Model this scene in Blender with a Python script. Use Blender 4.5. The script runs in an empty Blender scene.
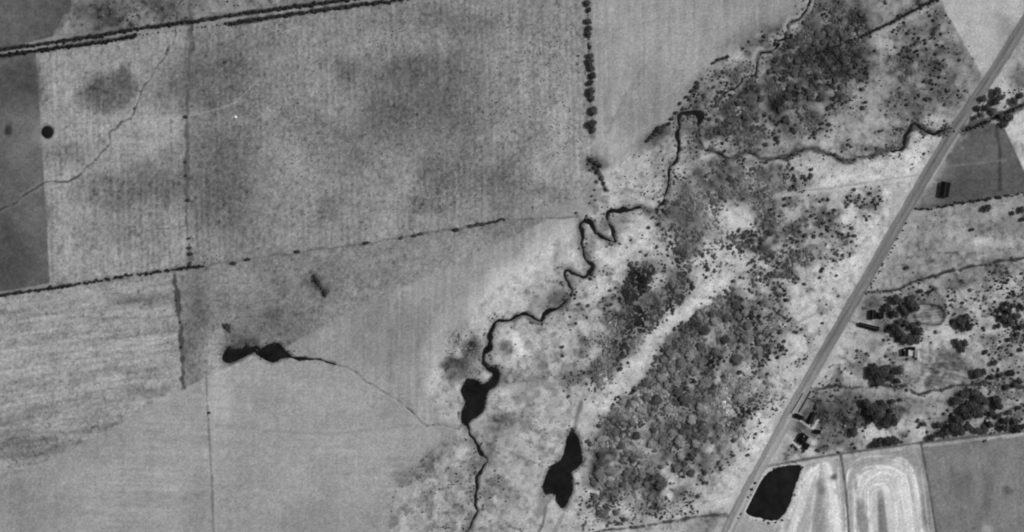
import bpy, math, random
import numpy as np

# ------------------------------------------------------------------ camera, sky, sun, exposure
W, H = 1024, 532                      # frame in photo pixels; one pixel is one metre on the ground
sc = bpy.context.scene
col = sc.collection
R = math.radians

cam_d = bpy.data.cameras.new("aerial_camera")
cam = bpy.data.objects.new("aerial_camera", cam_d); col.objects.link(cam)
cam_d.sensor_width = 36; cam_d.lens = 60
cam.location = (0, 0, 1024 * 60 / 36)
cam.rotation_euler = (0, 0, 0)
cam_d.clip_start = 1; cam_d.clip_end = 60000
sc.camera = cam

SUN_EL, SUN_AZ = R(47), math.atan2(0.955, 0.30)     # azimuth clockwise from +Y
world = bpy.data.worlds.new("World"); sc.world = world; world.use_nodes = True
nt = world.node_tree; nt.nodes.clear()
sky = nt.nodes.new("ShaderNodeTexSky"); sky.sky_type = 'NISHITA'; sky.sun_disc = False
sky.sun_elevation = SUN_EL; sky.sun_rotation = SUN_AZ
bw = nt.nodes.new("ShaderNodeRGBToBW")               # monochrome film
bg = nt.nodes.new("ShaderNodeBackground"); bg.inputs["Strength"].default_value = 0.07
wo = nt.nodes.new("ShaderNodeOutputWorld")
nt.links.new(sky.outputs[0], bw.inputs[0]); nt.links.new(bw.outputs[0], bg.inputs[0]); nt.links.new(bg.outputs[0], wo.inputs[0])

sun_d = bpy.data.lights.new("sun", 'SUN'); sun_d.energy = 3.4; sun_d.angle = R(0.6); sun_d.color = (1, 1, 1)
sun = bpy.data.objects.new("sun", sun_d); col.objects.link(sun)
sun.rotation_euler = (R(90) - SUN_EL, 0, -SUN_AZ + math.pi)
sun.location = (300, 100, 400)

sc.view_settings.view_transform = 'Standard'; sc.view_settings.look = 'None'
sc.view_settings.gamma = 1; sc.view_settings.use_curve_mapping = False
sc.view_settings.exposure = 0
sc.render.engine = 'CYCLES'
sc.cycles.filter_width = 2.1                          # soft film grain of an old survey lens
sc.cycles.max_bounces = 4
E_GROUND = 1.05      # display brightness of a white horizontal card under this sun and sky

rng = np.random.default_rng(7)
random.seed(7)

# ------------------------------------------------------------------ helpers
def lin(v):
    """display grey 0..255 -> reflectance"""
    s = np.clip(np.asarray(v, float) / 255.0, 0, 1)
    l = np.where(s <= 0.04045, s / 12.92, ((s + 0.055) / 1.055) ** 2.4)
    return l / E_GROUND

def wp(p):           # photo pixel -> ground position
    return (p[0] - W / 2, H / 2 - p[1])

def tag(o, label=None, cat=None, group=None, kind=None):
    if label: o["label"] = label
    if cat: o["category"] = cat
    if group: o["group"] = group
    if kind: o["kind"] = kind
    return o

def link_mesh(name, verts, faces, mat, parent=None, shade=None, smooth=False):
    me = bpy.data.meshes.new(name)
    me.from_pydata([tuple(v) for v in verts], [], [tuple(f) for f in faces])
    me.update()
    if shade is not None: set_shade(me, shade)
    if smooth: me.polygons.foreach_set("use_smooth", np.ones(len(me.polygons), bool))
    me.materials.append(mat)
    o = bpy.data.objects.new(name, me); col.objects.link(o)
    if parent: o.parent = parent
    return o

def fast_mesh(name, verts, quads):
    """numpy quads/tris -> mesh"""
    verts = np.asarray(verts, np.float32); quads = np.asarray(quads, np.int32)
    n, k = quads.shape
    me = bpy.data.meshes.new(name)
    me.vertices.add(len(verts)); me.vertices.foreach_set("co", verts.ravel())
    me.loops.add(n * k); me.loops.foreach_set("vertex_index", quads.ravel())
    me.polygons.add(n); me.polygons.foreach_set("loop_start", np.arange(0, n * k, k, dtype=np.int32))
    me.update(calc_edges=True)
    return me

def set_shade(me, shade):
    a = me.attributes.new("shade", 'FLOAT', 'POINT')
    a.data.foreach_set("value", np.asarray(shade, np.float32))

def empty(name, loc, rz=0.0):
    o = bpy.data.objects.new(name, None); col.objects.link(o)
    o.location = loc; o.rotation_euler = (0, 0, rz); o.empty_display_size = 0.5
    return o

# ---- value noise
def vnoise(x, y, scale, seed):
    r = np.random.default_rng(seed).random((257, 257))
    u = x / scale + 1000.37; v = y / scale + 1000.71
    iu = np.floor(u).astype(int); iv = np.floor(v).astype(int)
    fu = u - iu; fv = v - iv
    fu = fu * fu * (3 - 2 * fu); fv = fv * fv * (3 - 2 * fv)
    a = r[iv % 257, iu % 257]; b = r[iv % 257, (iu + 1) % 257]
    c = r[(iv + 1) % 257, iu % 257]; d = r[(iv + 1) % 257, (iu + 1) % 257]
    return (a * (1 - fu) + b * fu) * (1 - fv) + (c * (1 - fu) + d * fu) * fv
def fbm(x, y, scale, seed, octaves=4, gain=0.55):
    s = 0; amp = 1; tot = 0
    for k in range(octaves):
        s = s + amp * (vnoise(x, y, scale / 2 ** k, seed + 31 * k) - 0.5) * 2
        tot += amp; amp *= gain
    return s / tot                                     # about -0.6..0.6

def seg_dist(x, y, pts, widths=None):
    """distance (minus half width) from points to a polyline, and the arclength"""
    d = np.full(x.shape, 1e9); along = np.zeros(x.shape); acc = 0
    for i in range(len(pts) - 1):
        ax, ay = pts[i]; bx, by = pts[i + 1]
        dx, dy = bx - ax, by - ay; L = math.hypot(dx, dy) + 1e-9
        t = np.clip(((x - ax) * dx + (y - ay) * dy) / (L * L), 0, 1)
        q = np.hypot(x - ax - t * dx, y - ay - t * dy)
        if widths is not None: q = q - (widths[i] * (1 - t) + widths[i + 1] * t)
        m = q < d
        d = np.where(m, q, d); along = np.where(m, acc + t * L, along); acc += L
    return d, along
def poly_sd(x, y, poly):
    """signed distance to polygon, negative inside"""
    d, _ = seg_dist(x, y, list(poly) + [poly[0]])
    inside = np.zeros(x.shape, bool); n = len(poly)
    for i in range(n):
        ax, ay = poly[i]; bx, by = poly[(i + 1) % n]
        c = ((ay > y) != (by > y)) & (x < (bx - ax) * (y - ay) / (by - ay + 1e-12) + ax)
        inside ^= c
    return np.where(inside, -d, d)
def sstep(a, b, v):
    t = np.clip((v - a) / (b - a), 0, 1); return t * t * (3 - 2 * t)
def smooth_line(pts, n=3):
    """Catmull-Rom"""
    p = np.array(pts, float); out = []
    for i in range(len(p) - 1):
        p0 = p[max(i - 1, 0)]; p1 = p[i]; p2 = p[i + 1]; p3 = p[min(i + 2, len(p) - 1)]
        for k in range(n):
            t = k / n
            out.append(0.5 * (2 * p1 + (p2 - p0) * t + (2 * p0 - 5 * p1 + 4 * p2 - p3) * t * t + (3 * p1 - p0 - 3 * p2 + p3) * t ** 3))
    out.append(p[-1]); return [tuple(q) for q in out]
def smooth_loop(pts, n=3):
    m = len(pts); p = list(pts)
    s = smooth_line([p[-1]] + p + [p[0], p[1]], n)
    return s[n:n * (m + 1)]

# ------------------------------------------------------------------ materials (all grey: the photograph is on black-and-white film)
def mat_base(name):
    m = bpy.data.materials.new(name); m.use_nodes = True
    n = m.node_tree; b = n.nodes["Principled BSDF"]
    b.inputs["Specular IOR Level"].default_value = 0.12; b.inputs["Roughness"].default_value = 0.95
    return m, n, b
def noise_node(n, scale, detail=3, rough=0.6):
    tc = n.nodes.new("ShaderNodeNewGeometry"); t = n.nodes.new("ShaderNodeTexNoise")
    t.inputs["Scale"].default_value = scale; t.inputs["Detail"].default_value = detail; t.inputs["Roughness"].default_value = rough
    n.links.new(tc.outputs["Position"], t.inputs["Vector"]); return t
def mapr(n, src, a, b, lo=0.25, hi=0.75):
    r = n.nodes.new("ShaderNodeMapRange")
    for k, v in zip(("From Min", "From Max", "To Min", "To Max"), (lo, hi, a, b)): r.inputs[k].default_value = v
    n.links.new(src, r.inputs["Value"]); return r.outputs["Result"]
def mul(n, a, b):
    m = n.nodes.new("ShaderNodeMath"); m.operation = 'MULTIPLY'
    for i, s in enumerate((a, b)):
        if isinstance(s, (int, float)): m.inputs[i].default_value = s
        else: n.links.new(s, m.inputs[i])
    return m.outputs[0]
def to_base(n, b, v):
    c = n.nodes.new("ShaderNodeCombineColor")
    for i in range(3): n.links.new(v, c.inputs[i])
    n.links.new(c.outputs[0], b.inputs["Base Color"])

def ground_material(name, fine=0.16, bump=0.25):
    m, n, b = mat_base(name)
    at = n.nodes.new("ShaderNodeAttribute"); at.attribute_name = "shade"
    t1 = noise_node(n, 0.55, 4, 0.65); t2 = noise_node(n, 2.2, 2)
    v = mul(n, at.outputs["Fac"], mapr(n, t1.outputs["Fac"], 1 - fine, 1 + fine))
    v = mul(n, v, mapr(n, t2.outputs["Fac"], 1 - fine * .6, 1 + fine * .6))
    to_base(n, b, v)
    bp = n.nodes.new("ShaderNodeBump"); bp.inputs["Strength"].default_value = bump; bp.inputs["Distance"].default_value = 0.35
    n.links.new(t1.outputs["Fac"], bp.inputs["Height"]); n.links.new(bp.outputs[0], b.inputs["Normal"])
    return m
def plain_material(name, albedo, rough=0.9, var=0.15, scale=1.0, spec=0.12):
    m, n, b = mat_base(name)
    t = noise_node(n, scale, 3)
    to_base(n, b, mul(n, mapr(n, t.outputs["Fac"], 1 - var, 1 + var), albedo))
    b.inputs["Roughness"].default_value = rough; b.inputs["Specular IOR Level"].default_value = spec
    return m
def leaf_material(name, albedo, var=0.35):
    m, n, b = mat_base(name)
    at = n.nodes.new("ShaderNodeAttribute"); at.attribute_name = "shade"
    oi = n.nodes.new("ShaderNodeObjectInfo")
    v = mul(n, at.outputs["Fac"], albedo)
    v = mul(n, v, mapr(n, oi.outputs["Random"], 1 - var, 1 + var, 0, 1))
    to_base(n, b, v); b.inputs["Roughness"].default_value = 0.8
    return m
M_GROUND = ground_material("dry_grass_and_soil", 0.26, 0.4)
M_ROAD = ground_material("gravel_road", 0.26, 0.2)
M_WATER, _n, _b = mat_base("still_dark_water")
_t = noise_node(_n, 0.07, 3); to_base(_n, _b, mul(_n, mapr(_n, _t.outputs["Fac"], 0.3, 2.6), 0.0055))
_b.inputs["Roughness"].default_value = 0.12; _b.inputs["Specular IOR Level"].default_value = 0.4
_w = noise_node(_n, 1.6, 2); _bp = _n.nodes.new("ShaderNodeBump"); _bp.inputs["Strength"].default_value = 0.06
_n.links.new(_w.outputs["Fac"], _bp.inputs["Height"]); _n.links.new(_bp.outputs[0], _b.inputs["Normal"])
M_DARKLEAF = leaf_material("dark_foliage", 0.048)
M_PALELEAF = leaf_material("pale_foliage", 0.20, 0.45)
M_MIDLEAF = leaf_material("scrub_foliage", 0.085)
M_BARK = plain_material("bark", 0.09, scale=4)
M_ROOF_DARK = plain_material("dark_iron_roof", 0.009, 1.0, 0.3, 1.5, 0.0)
M_ROOF_MID = plain_material("weathered_iron_roof", 0.05, 0.6, 0.3, 1.5, 0.3)
M_ROOF_PALE = plain_material("pale_iron_roof", 0.36, 0.6, 0.1, 1.5, 0.3)
M_WALL = plain_material("limewashed_wall", 0.55, var=0.12)
M_STONE = plain_material("rough_stone", 0.4, var=0.25, scale=2)
M_DOOR = plain_material("dark_timber", 0.05)
M_GLASS = plain_material("window_glass", 0.02, 0.1, 0.05, 1, 0.5)
M_WOOD = plain_material("grey_fence_timber", 0.12, scale=3)
M_WIRE = plain_material("fence_wire", 0.2)

# ------------------------------------------------------------------ map data (photo pixels)
CREEK = smooth_line([(698,124),(699,116),(696,111),(688,114),(681,114),(677,122),(678,134),(680,149),(674,165),(668,172),(670,181),
    (665,197),(663,203),(654,212),(640,208),(630,211),(613,212),(608,218),(613,232),(613,241),(597,234),(589,222),(583,226),(583,239),
    (584,256),(593,265),(584,277),(567,270),(563,274),(570,290),(563,304),(549,310),(541,320),(531,318),(522,316),(508,321),(496,323),
    (491,334),(491,345),(485,353),(485,366),(495,371),(495,381),(481,389)])
def _cw(p):
    x, y = p
    if y > 310 and x < 545: return 2.0
    if abs(x-590) < 9 and y < 230: return 2.0
    if abs(x-611) < 6 and y < 222: return 2.0
    if y < 125: return 1.9 if x > 692 else 1.5
    return 1.25
CREEK_W = [_cw(p) for p in CREEK]
CREEK_S = smooth_line([(466,423),(473,441),(486,458),(484,466),(478,478),(474,501),(477,514),(466,536),(462,548)])
CREEK_S_W = [1.2]*len(CREEK_S)
CREEK_E = smooth_line([(698,124),(698,139),(703,149),(716,152),(729,156),(745,155),(761,158),(787,160),(796,152),(804,149),(816,150),(843,159),
    (868,154),(888,151),(903,145),(908,132),(913,125),(921,128),(930,133),(942,132),(949,129)])
CREEK_E_W = [0.35 + 1.3*float(sstep(890,915,np.array(p[0]))) for p in CREEK_E]
CREEK_E2 = smooth_line([(962,129),(975,125),(988,120),(1004,113),(1024,104),(1044,92)])
CREEK_N = smooth_line([(812,-14),(810,1),(805,12),(799,19),(789,25),(791,34),(791,40),(776,41),(776,50),(762,54),(756,68),(753,75),(743,78),(734,87),(722,96)])
CREEK_N2 = smooth_line([(722,96),(713,107),(700,121)])
DITCH_DAM = smooth_line([(283,355),(300,358),(321,361),(338,365),(351,370),(363,378),(373,385),(390,397),(406,408),(420,421),(430,426),(446,425),(456,429),(464,422)])
DITCH_DAM_W = [max(0.05, 1.6 - 1.5*i/9) for i in range(len(DITCH_DAM))]
PONDS = {
 'round': [(47+5.4*math.cos(a)+0.8*math.cos(a), 132+6.3*math.sin(a)) for a in np.linspace(0, 6.283, 19)[:-1]],
 'dam_l': smooth_loop([(221,359),(225,351),(229,346),(234,350),(242,347),(247,343),(250,347),(256,345),(259,350),(250,354.5),(240,359.5),(230,364)], 2),
 'dam_r': smooth_loop([(254,353),(263,347.5),(270,343.5),(279,343),(284,350),(291,355),(281,359),(273,363),(263,359)], 2),
 'creekpond': smooth_loop([(468,379),(463,386),(461,393),(465,401),(462,410),(460,418),(465,426),(471,421),(478,416),(484,409),(486,396),(491,389),(498,383),(500,372),(495,368),(487,366),(485,369),(492,374),(490,380),(482,384),(476,380)]),
 'lake_s': smooth_loop([(573,430),(578,436),(581,447),(583,460),(579,467),(571,473),(573,482),(572,494),(564,509),(557,504),(554,494),(543,493),(546,475),(551,466),(560,460),(565,445),(569,432)]),
 'dam_se': smooth_loop([(745,512),(750,500),(756,487),(763,477),(774,469),(785,466),(797,465),(801,470),(796,487),(790,502),(782,518),(771,521),(761,518),(753,516)], 2),
}
ROAD = smooth_line([(1050,-18),(1018,33),(981,91),(954,130),(923,181),(881,254),(871,272),(844,318),(816,367),(790,413),(769,452),(750,486),(738,510),(726,534),(714,556)], 4)
GULLY_W = smooth_line([(-12,214),(0,210),(15,203),(24,195),(43,184),(58,183),(70,181),(80,174),(88,165),(98,157),(109,147),(110,138),(111,132),(125,120),(134,107),(142,90),(154,72),(167,55),(173,45),(176,35),(175,24),(176,12),(182,0),(186,-12)])
FENCE_V1 = [(190,-10),(190,40),(187,110),(186,190),(189,262)]
FENCE_H1 = [(-12,297),(60,287),(120,277),(187,268),(204,266)]
FENCE_H2 = [(204,266),(245,260),(300,252),(370,242),(450,229),(505,219),(535,219),(578,217)]
FENCE_V2 = [(175,274),(180,320),(184,388)]
FENCE_V3 = [(206,372),(208,415),(212,480),(214,545)]
DITCH_E1 = smooth_line([(866,292),(885,291),(899,290),(908,284),(923,278),(945,272),(970,267),(1000,261),(1040,256)])
DITCH_E2 = smooth_line([(813,391),(828,388),(843,386),(870,388),(898,386),(912,391),(923,394),(936,391),(948,388),(978,384),(1000,386),(1040,389)])
FENCE_SE = [(762,467),(813,458),(845,453),(918,443),(1040,429)]
FENCE_SE2 = [(841,455),(846,490),(850,548)]
FENCE_SE3 = [(921,443),(928,480),(939,548)]
LINE_NE = [(816,54),(835,47),(863,36),(900,18),(932,1),(950,-10)]
STREAM_S = smooth_line([(570,540),(600,531),(630,528),(650,525),(672,521),(695,517),(715,515),(730,516)])

def kink(pts, widths, amp, seed, wv):
    p = np.array(pts); a = np.arange(len(p)) * 1.0; z = np.zeros(len(p))
    e = np.minimum(1, np.minimum(a, a[::-1]) / 3)
    p[:, 0] += amp * e * fbm(p[:, 0], p[:, 1], 9, seed, 2); p[:, 1] += amp * e * fbm(p[:, 0], p[:, 1], 9, seed + 1, 2)
    return [tuple(q) for q in p], [w * float(np.exp(wv * k)) for w, k in zip(widths, fbm(p[:, 0], p[:, 1], 11, seed + 2, 2))]
CREEK, CREEK_W = kink(smooth_line(CREEK, 2), [w for w in CREEK_W for _ in (0, 1)][:-1], 3.0, 301, 1.0)
CREEK_S, CREEK_S_W = kink(CREEK_S, CREEK_S_W, 3.5, 311, 1.2)
CREEK_E, CREEK_E_W = kink(CREEK_E, CREEK_E_W, 4.5, 321, 1.2)
CREEK_N, _ = kink(CREEK_N, [1] * len(CREEK_N), 3.5, 331, 1)
DITCH_DAM, DITCH_DAM_W = kink(DITCH_DAM, DITCH_DAM_W, 2.5, 341, 1)
GULLY_W, _ = kink(GULLY_W, [1] * len(GULLY_W), 3.5, 351, 1)
DITCH_E1, _ = kink(DITCH_E1, [1] * len(DITCH_E1), 3.0, 361, 1); DITCH_E2, _ = kink(DITCH_E2, [1] * len(DITCH_E2), 3.5, 371, 1)
# ------------------------------------------------------------------ ground: tones of soil and vegetation, and relief
MG = 20
gx = np.arange(-MG, W + MG + 1, 1.0); gy = np.arange(-MG, H + MG + 1, 1.0)
X, Y = np.meshgrid(gx, gy)
T = np.full(X.shape, 140.0)
wx = X + 3.0 * fbm(X, Y, 14, 11); wy = Y + 3.0 * fbm(X, Y, 14, 12)        # ragged natural borders
wx2 = X + 10.0 * fbm(X, Y, 40, 13); wy2 = Y + 10.0 * fbm(X, Y, 40, 14)

def window(pts, pad):
    p = np.array(pts); x0, y0 = p.min(0) - pad; x1, y1 = p.max(0) + pad
    i0, i1 = np.clip([int(x0 + MG), int(x1 + MG) + 2], 0, X.shape[1]); j0, j1 = np.clip([int(y0 + MG), int(y1 + MG) + 2], 0, X.shape[0])
    return slice(j0, j1), slice(i0, i1)
def paint(poly, tone, feather=1.0, amt=1.0, warp=0):
    """give the soil or grass inside a border its own tone"""
    s = window(poly, feather + 14)
    xs, ys = ((X, Y), (wx, wy), (wx2, wy2))[warp]; xs, ys = xs[s], ys[s]
    m = amt * (1 - sstep(-feather, feather, poly_sd(xs, ys, poly)))
    t = tone[s] if isinstance(tone, np.ndarray) else tone
    T[s] = T[s] * (1 - m) + t * m
def blob(cx, cy, rx, ry, tone, amt=0.8, rot=0, warp=2, soft=0.7):
    s = window([(cx - rx, cy - ry), (cx + rx, cy + ry)], 25 + abs(rx - ry))
    xs, ys = ((X, Y), (wx, wy), (wx2, wy2))[warp]; xs, ys = xs[s] - cx, ys[s] - cy
    c, n = math.cos(R(rot)), math.sin(R(rot))
    q = np.hypot((xs * c + ys * n) / rx, (-xs * n + ys * c) / ry)
    m = amt * (1 - sstep(1 - soft, 1 + soft, q)); T[s] = T[s] * (1 - m) + tone * m
def streak(pts, half, tone, amt=0.8, feather=1.0, warp=0, widths=None, rag=.6):
    s = window(pts, half + feather + 6)
    xs, ys = ((X, Y), (wx, wy), (wx2, wy2))[warp]
    d, _ = seg_dist(xs[s], ys[s], pts, widths)
    if rag: d = d + rag * half * 1.6 * fbm(X[s], Y[s], 7, 17, 3) + rag * .5 * fbm(X[s], Y[s], 2.5, 18, 2)
    m = amt * (1 - sstep(half - feather, half + feather, d)); T[s] = T[s] * (1 - m) + tone * m
def addin(poly, arr, feather=2.0, warp=0):
    s = window(poly, feather + 14); xs, ys = ((X, Y), (wx, wy), (wx2, wy2))[warp]
    m = 1 - sstep(-feather, feather, poly_sd(xs[s], ys[s], poly)); T[s] += m * arr[s]

def side_off(pts, k): return [(x + k * .5, y + k * .85) for x, y in pts]
BIG = [(-40,-40),(1064,-40),(1064,572),(-40,572)]
F = {}
F['north_field'] = [(-30,-30),(78,-30),(72,0),(62,19),(54,36),(0,50),(-30,54)]
F['north_scrub'] = [(78,-30),(72,0),(62,19),(54,36),(140,30),(236,15),(343,0),(420,-30)]
F['west_strip'] = [(-30,58),(36,52),(40,110),(46,210),(50,283),(-30,297)]
F['row_field'] = [(36,52),(140,36),(190,26),(187,110),(186,190),(189,268),(50,286),(46,210),(40,110)]
F['central_pasture'] = [(190,26),(400,0),(470,-30),(586,-30),(588,60),(591,140),(601,172),(575,200),(505,219),(450,229),(370,242),(245,260),(189,268),(186,190),(187,110)]
F['north_pasture'] = [(586,-30),(830,-30),(805,10),(730,55),(690,90),(672,125),(655,140),(601,172),(591,140),(588,60)]
F['west_field'] = [(-30,297),(60,288),(175,272),(180,320),(185,388),(60,456),(-30,490)]
F['southwest_field'] = [(-30,490),(60,456),(185,388),(265,348),(283,357),(321,361),(351,370),(373,385),(406,408),(430,426),(462,425),(430,450),(410,480),(385,560),(-30,560)]
F['dam_paddock'] = [(175,272),(245,260),(370,242),(450,229),(505,219),(560,215),(350,312),(290,345),(185,388),(180,320)]
F['wedge_field'] = [(290,345),(350,312),(560,215),(583,218),(583,240),(560,235),(500,285),(480,300),(455,345),(425,380),(440,420),(430,426),(406,408),(373,385),(351,370),(321,361),(283,352)]
F['ploughed_plot'] = [(963,131),(988,123),(1003,124),(1024,170),(1040,196),(1024,193),(960,204),(912,211)]
F['east_paddock'] = [(912,212),(960,205),(1050,192),(1050,256),(1000,261),(970,267),(923,278),(899,290),(868,291)]
F['homestead_land'] = [(868,291),(899,290),(923,278),(970,267),(1000,261),(1050,256),(1050,429),(918,443),(845,453),(800,460),(776,466),(800,418)]
F['striped_field_w'] = [(776,466),(813,458),(842,455),(846,490),(850,560),(700,560),(728,532),(745,515),(783,520),(800,480)]
F['striped_field_e'] = [(842,455),(918,443),(923,450),(928,480),(939,560),(850,560),(846,490)]
F['southeast_field'] = [(921,443),(1050,428),(1050,560),(939,560),(928,480)]
F['pale_corner'] = [(935,-30),(945,10),(985,80),(1000,60),(1044,-8),(1044,-30)]
F['northeast_scrub'] = [(830,-30),(805,10),(730,55),(690,90),(672,125),(697,118),(700,150),(745,156),(787,160),(804,149),(843,159),(868,154),(903,145),(913,125),(930,133),(950,129),(981,88),(985,80),(945,10),(935,-30)]
F['floodplain'] = [(583,218),(601,172),(655,140),(672,125),(697,118),(700,150),(745,156),(787,160),(804,149),(843,159),(903,145),(913,125),(930,133),(950,129),(870,272),(768,452),(714,556),(385,560),(410,480),(430,450),(462,425),(440,420),(425,380),(455,345),(480,300),(500,285),(560,235),(583,240)]
F['roadside_waste'] = [(981,88),(1030,15),(1044,-10),(1044,200),(1024,170),(1003,124),(988,121),(963,130),(950,131)]

# --- base tones
paint(F['floodplain'], 166, 3, warp=1)
paint(F['northeast_scrub'], 136, 3, warp=1)
paint(F['north_field'], 90, 1); paint(F['north_scrub'], 118, 1, warp=0)
paint(F['west_strip'], 94, 1); paint(F['row_field'], 147, 1)
paint(F['central_pasture'], 135, 1.5); paint(F['north_pasture'], 147, 2)
paint(F['west_field'], 152, 1.0); paint(F['southwest_field'], 150, 1.0)
paint(F['dam_paddock'], 127, 1.0); paint(F['wedge_field'], 147, 1.0)
paint(F['pale_corner'], 178, 0.8); paint(F['roadside_waste'], 148, 1.5)
paint(F['ploughed_plot'], 88, 1.0); paint(F['east_paddock'], 141, 1.5)
paint(F['homestead_land'], 160, 1.5)
paint(F['striped_field_w'], 146, 1); paint(F['striped_field_e'], 150, 1); paint(F['southeast_field'], 116, 1)

T0 = T.copy()
# --- north-west
blob(20,15,40,14,98,.6); blob(66,2,14,7,80,.6,-50)
blob(100,12,26,11,86,.9,8); blob(108,23,16,6,84,.8); blob(165,8,22,9,92,.7); blob(66,31,9,7,134,.9); blob(128,20,14,5,128,.6); blob(228,6,36,9,128,.7,-8)
blob(18,82,20,26,74,.9); blob(20,135,18,26,104,.8); blob(10,255,22,30,76,.8); blob(30,215,14,22,100,.6); blob(9,129,3,6,62,.9,10,1)
blob(55,75,16,22,158,.5); blob(108,92,28,19,103,.85,-12,1,.45); blob(124,74,8,9,100,.7,0,1)
blob(64,152,20,14,122,.8,-15); blob(150,190,36,22,116,.9); blob(105,195,26,16,118,.85); blob(95,230,24,16,128,.6); blob(140,235,40,16,130,.6); blob(165,155,10,9,120,.6)
blob(75,225,18,20,156,.5); blob(160,125,24,14,156,.6); blob(85,125,20,12,154,.5); blob(70,262,20,14,158,.6); blob(180,60,8,30,146,.7)
# --- central pasture
blob(212,78,48,30,108,.85,-25); blob(238,66,12,8,94,.6); blob(228,172,42,55,112,.85); blob(215,205,26,22,112,.6); blob(270,44,12,8,108,.7); blob(240,110,24,12,122,.5,-20)
blob(432,90,70,44,110,.75,25); blob(455,20,40,14,114,.6,10); blob(420,60,26,18,108,.6); blob(390,120,30,26,106,.6); blob(350,150,30,22,110,.6); blob(330,205,13,16,112,.7); blob(350,70,10,9,104,.7)
blob(490,175,30,22,116,.7); blob(440,170,26,20,112,.7); blob(300,120,24,14,118,.6); blob(420,205,28,12,112,.6)
blob(305,165,36,24,138,.6); blob(330,40,60,18,138,.7,-8); blob(375,190,16,34,138,.6,20); blob(350,225,26,10,136,.6); blob(490,95,20,18,134,.6); blob(300,80,26,20,134,.5); blob(505,40,30,20,132,.6)
paint([(588,40),(570,70),(545,120),(528,170),(530,195),(575,195),(601,172),(591,140)],149,10,.9,2); blob(545,60,30,50,140,.7); blob(400,45,40,14,148,.5,-10); blob(280,150,26,40,146,.5,15); blob(395,200,12,40,148,.6,25); blob(510,120,14,40,146,.6,20); blob(563,110,10,24,156,.7,20)
blob(540,205,26,9,150,.7,-15); blob(552,192,24,10,122,.6)
# --- north pasture
paint([(660,46),(650,60),(620,105),(606,135),(600,160),(594,150),(592,60),(600,0),(650,-20)],153,4,.8); blob(700,40,60,30,152,.6); blob(640,100,26,20,141,.7); blob(612,140,14,16,165,.6)
streak([(660,48),(640,72),(622,102),(608,132)],1.6,132,.5,1.5)
streak([(588,38),(630,26),(700,12)],1,136,.5); streak([(800,5),(720,52),(660,100)],1.2,162,.4,1.2); streak([(690,40),(665,92),(655,130)],1.2,138,.4,1.2); streak([(600,80),(650,70),(710,52)],.9,138,.35)
# --- west field and paddocks
for k in range(26):
    bx, by = rng.uniform(0,170), rng.uniform(300,440)
    blob(bx,by,rng.uniform(14,34),rng.uniform(3,7),rng.choice([126,128,160,162]),.5,-8)
blob(40,325,50,20,158,.5); blob(20,445,40,14,122,.7,-10); blob(60,448,40,8,132,.5,-20)
blob(198,310,12,26,106,.8); blob(188,330,7,40,112,.7); blob(212,300,10,30,128,.5); blob(285,320,22,16,112,.75,20); blob(276,312,8,6,100,.6); blob(283,286,9,8,112,.7); blob(245,312,7,7,112,.6); blob(224,293,6,10,114,.6)
blob(335,290,16,24,124,.6); blob(300,275,16,10,128,.5); blob(245,345,20,14,100,.7); blob(310,312,16,10,108,.6); blob(215,350,10,22,150,.6)
blob(243,280,30,14,142,.5); blob(400,240,30,9,122,.6,-8)
# --- wedge and southwest fields
paint(F['southwest_field'], 151, .8, .9); paint(F['wedge_field'], 147, .8, .85); blob(70,440,30,10,150,.3)
blob(380,330,60,34,134,.7); blob(450,265,50,22,144,.7,-25); blob(320,338,26,7,152,.6,-25)
blob(218,400,12,34,172,.7,0,1); blob(100,440,46,26,143,.7); blob(150,490,60,30,152,.7); blob(30,500,40,30,138,.7); blob(330,390,70,20,156,.7,10); blob(270,470,60,40,154,.6); blob(370,440,50,24,158,.6); blob(320,520,50,16,142,.7); blob(200,500,10,34,140,.6)
streak([(215,425),(280,432),(340,434),(420,424)],1.2,140,.5); streak([(60,380),(130,350),(180,330)],0.8,140,.2)
# --- pale flood margin along the creek
blob(505,285,44,16,178,.8,-42); blob(545,250,36,14,180,.8,-40); blob(560,240,26,18,172,.6); blob(438,375,9,26,176,.8,12); blob(432,345,8,22,165,.5,25); blob(450,330,14,30,158,.6,25); blob(425,440,22,18,160,.6); blob(410,490,24,40,156,.6); blob(425,410,12,14,168,.6)
blob(560,340,30,50,160,.5); blob(500,470,26,50,156,.6); blob(530,440,30,40,166,.6); blob(630,240,22,12,182,.9,-15); blob(605,262,12,22,176,.8); blob(640,165,22,24,168,.8,-30); blob(600,300,18,18,158,.6); blob(515,345,10,13,196,.9,0,1,.4); blob(508,347,7,7,118,.8,0,1); blob(505,302,20,8,172,.7,-35)
blob(471,350,9,14,96,.9,15,1,.5); blob(456,364,14,7,98,.9,0,1,.5); blob(453,373,9,8,112,.8,0,1,.5); blob(466,372,8,8,108,.7,0,1); blob(474,370,8,18,128,.7,0,1); blob(491,355,5,14,130,.7,0,1); blob(503,378,6,12,118,.7,10,1); blob(490,440,26,24,142,.6); blob(505,425,16,8,136,.7); blob(535,440,14,22,158,.5); blob(437,452,14,10,130,.6)
blob(560,295,10,14,118,.8,35,1); blob(554,301,14,7,112,.8,-25,1); blob(592,240,6,10,132,.7,0,1); blob(603,226,8,8,128,.8,30,1); blob(620,222,8,9,134,.7,0,1); blob(575,280,8,6,128,.7,30,1); blob(536,303,10,7,134,.8,-30,1); blob(588,262,5,10,138,.6,0,1); blob(558,258,10,12,150,.5)
blob(660,150,8,18,128,.7,0,1); blob(690,128,9,10,108,.8,0,1); blob(690,150,9,16,108,.7); blob(650,140,22,7,118,.7,-35,1)
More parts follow.
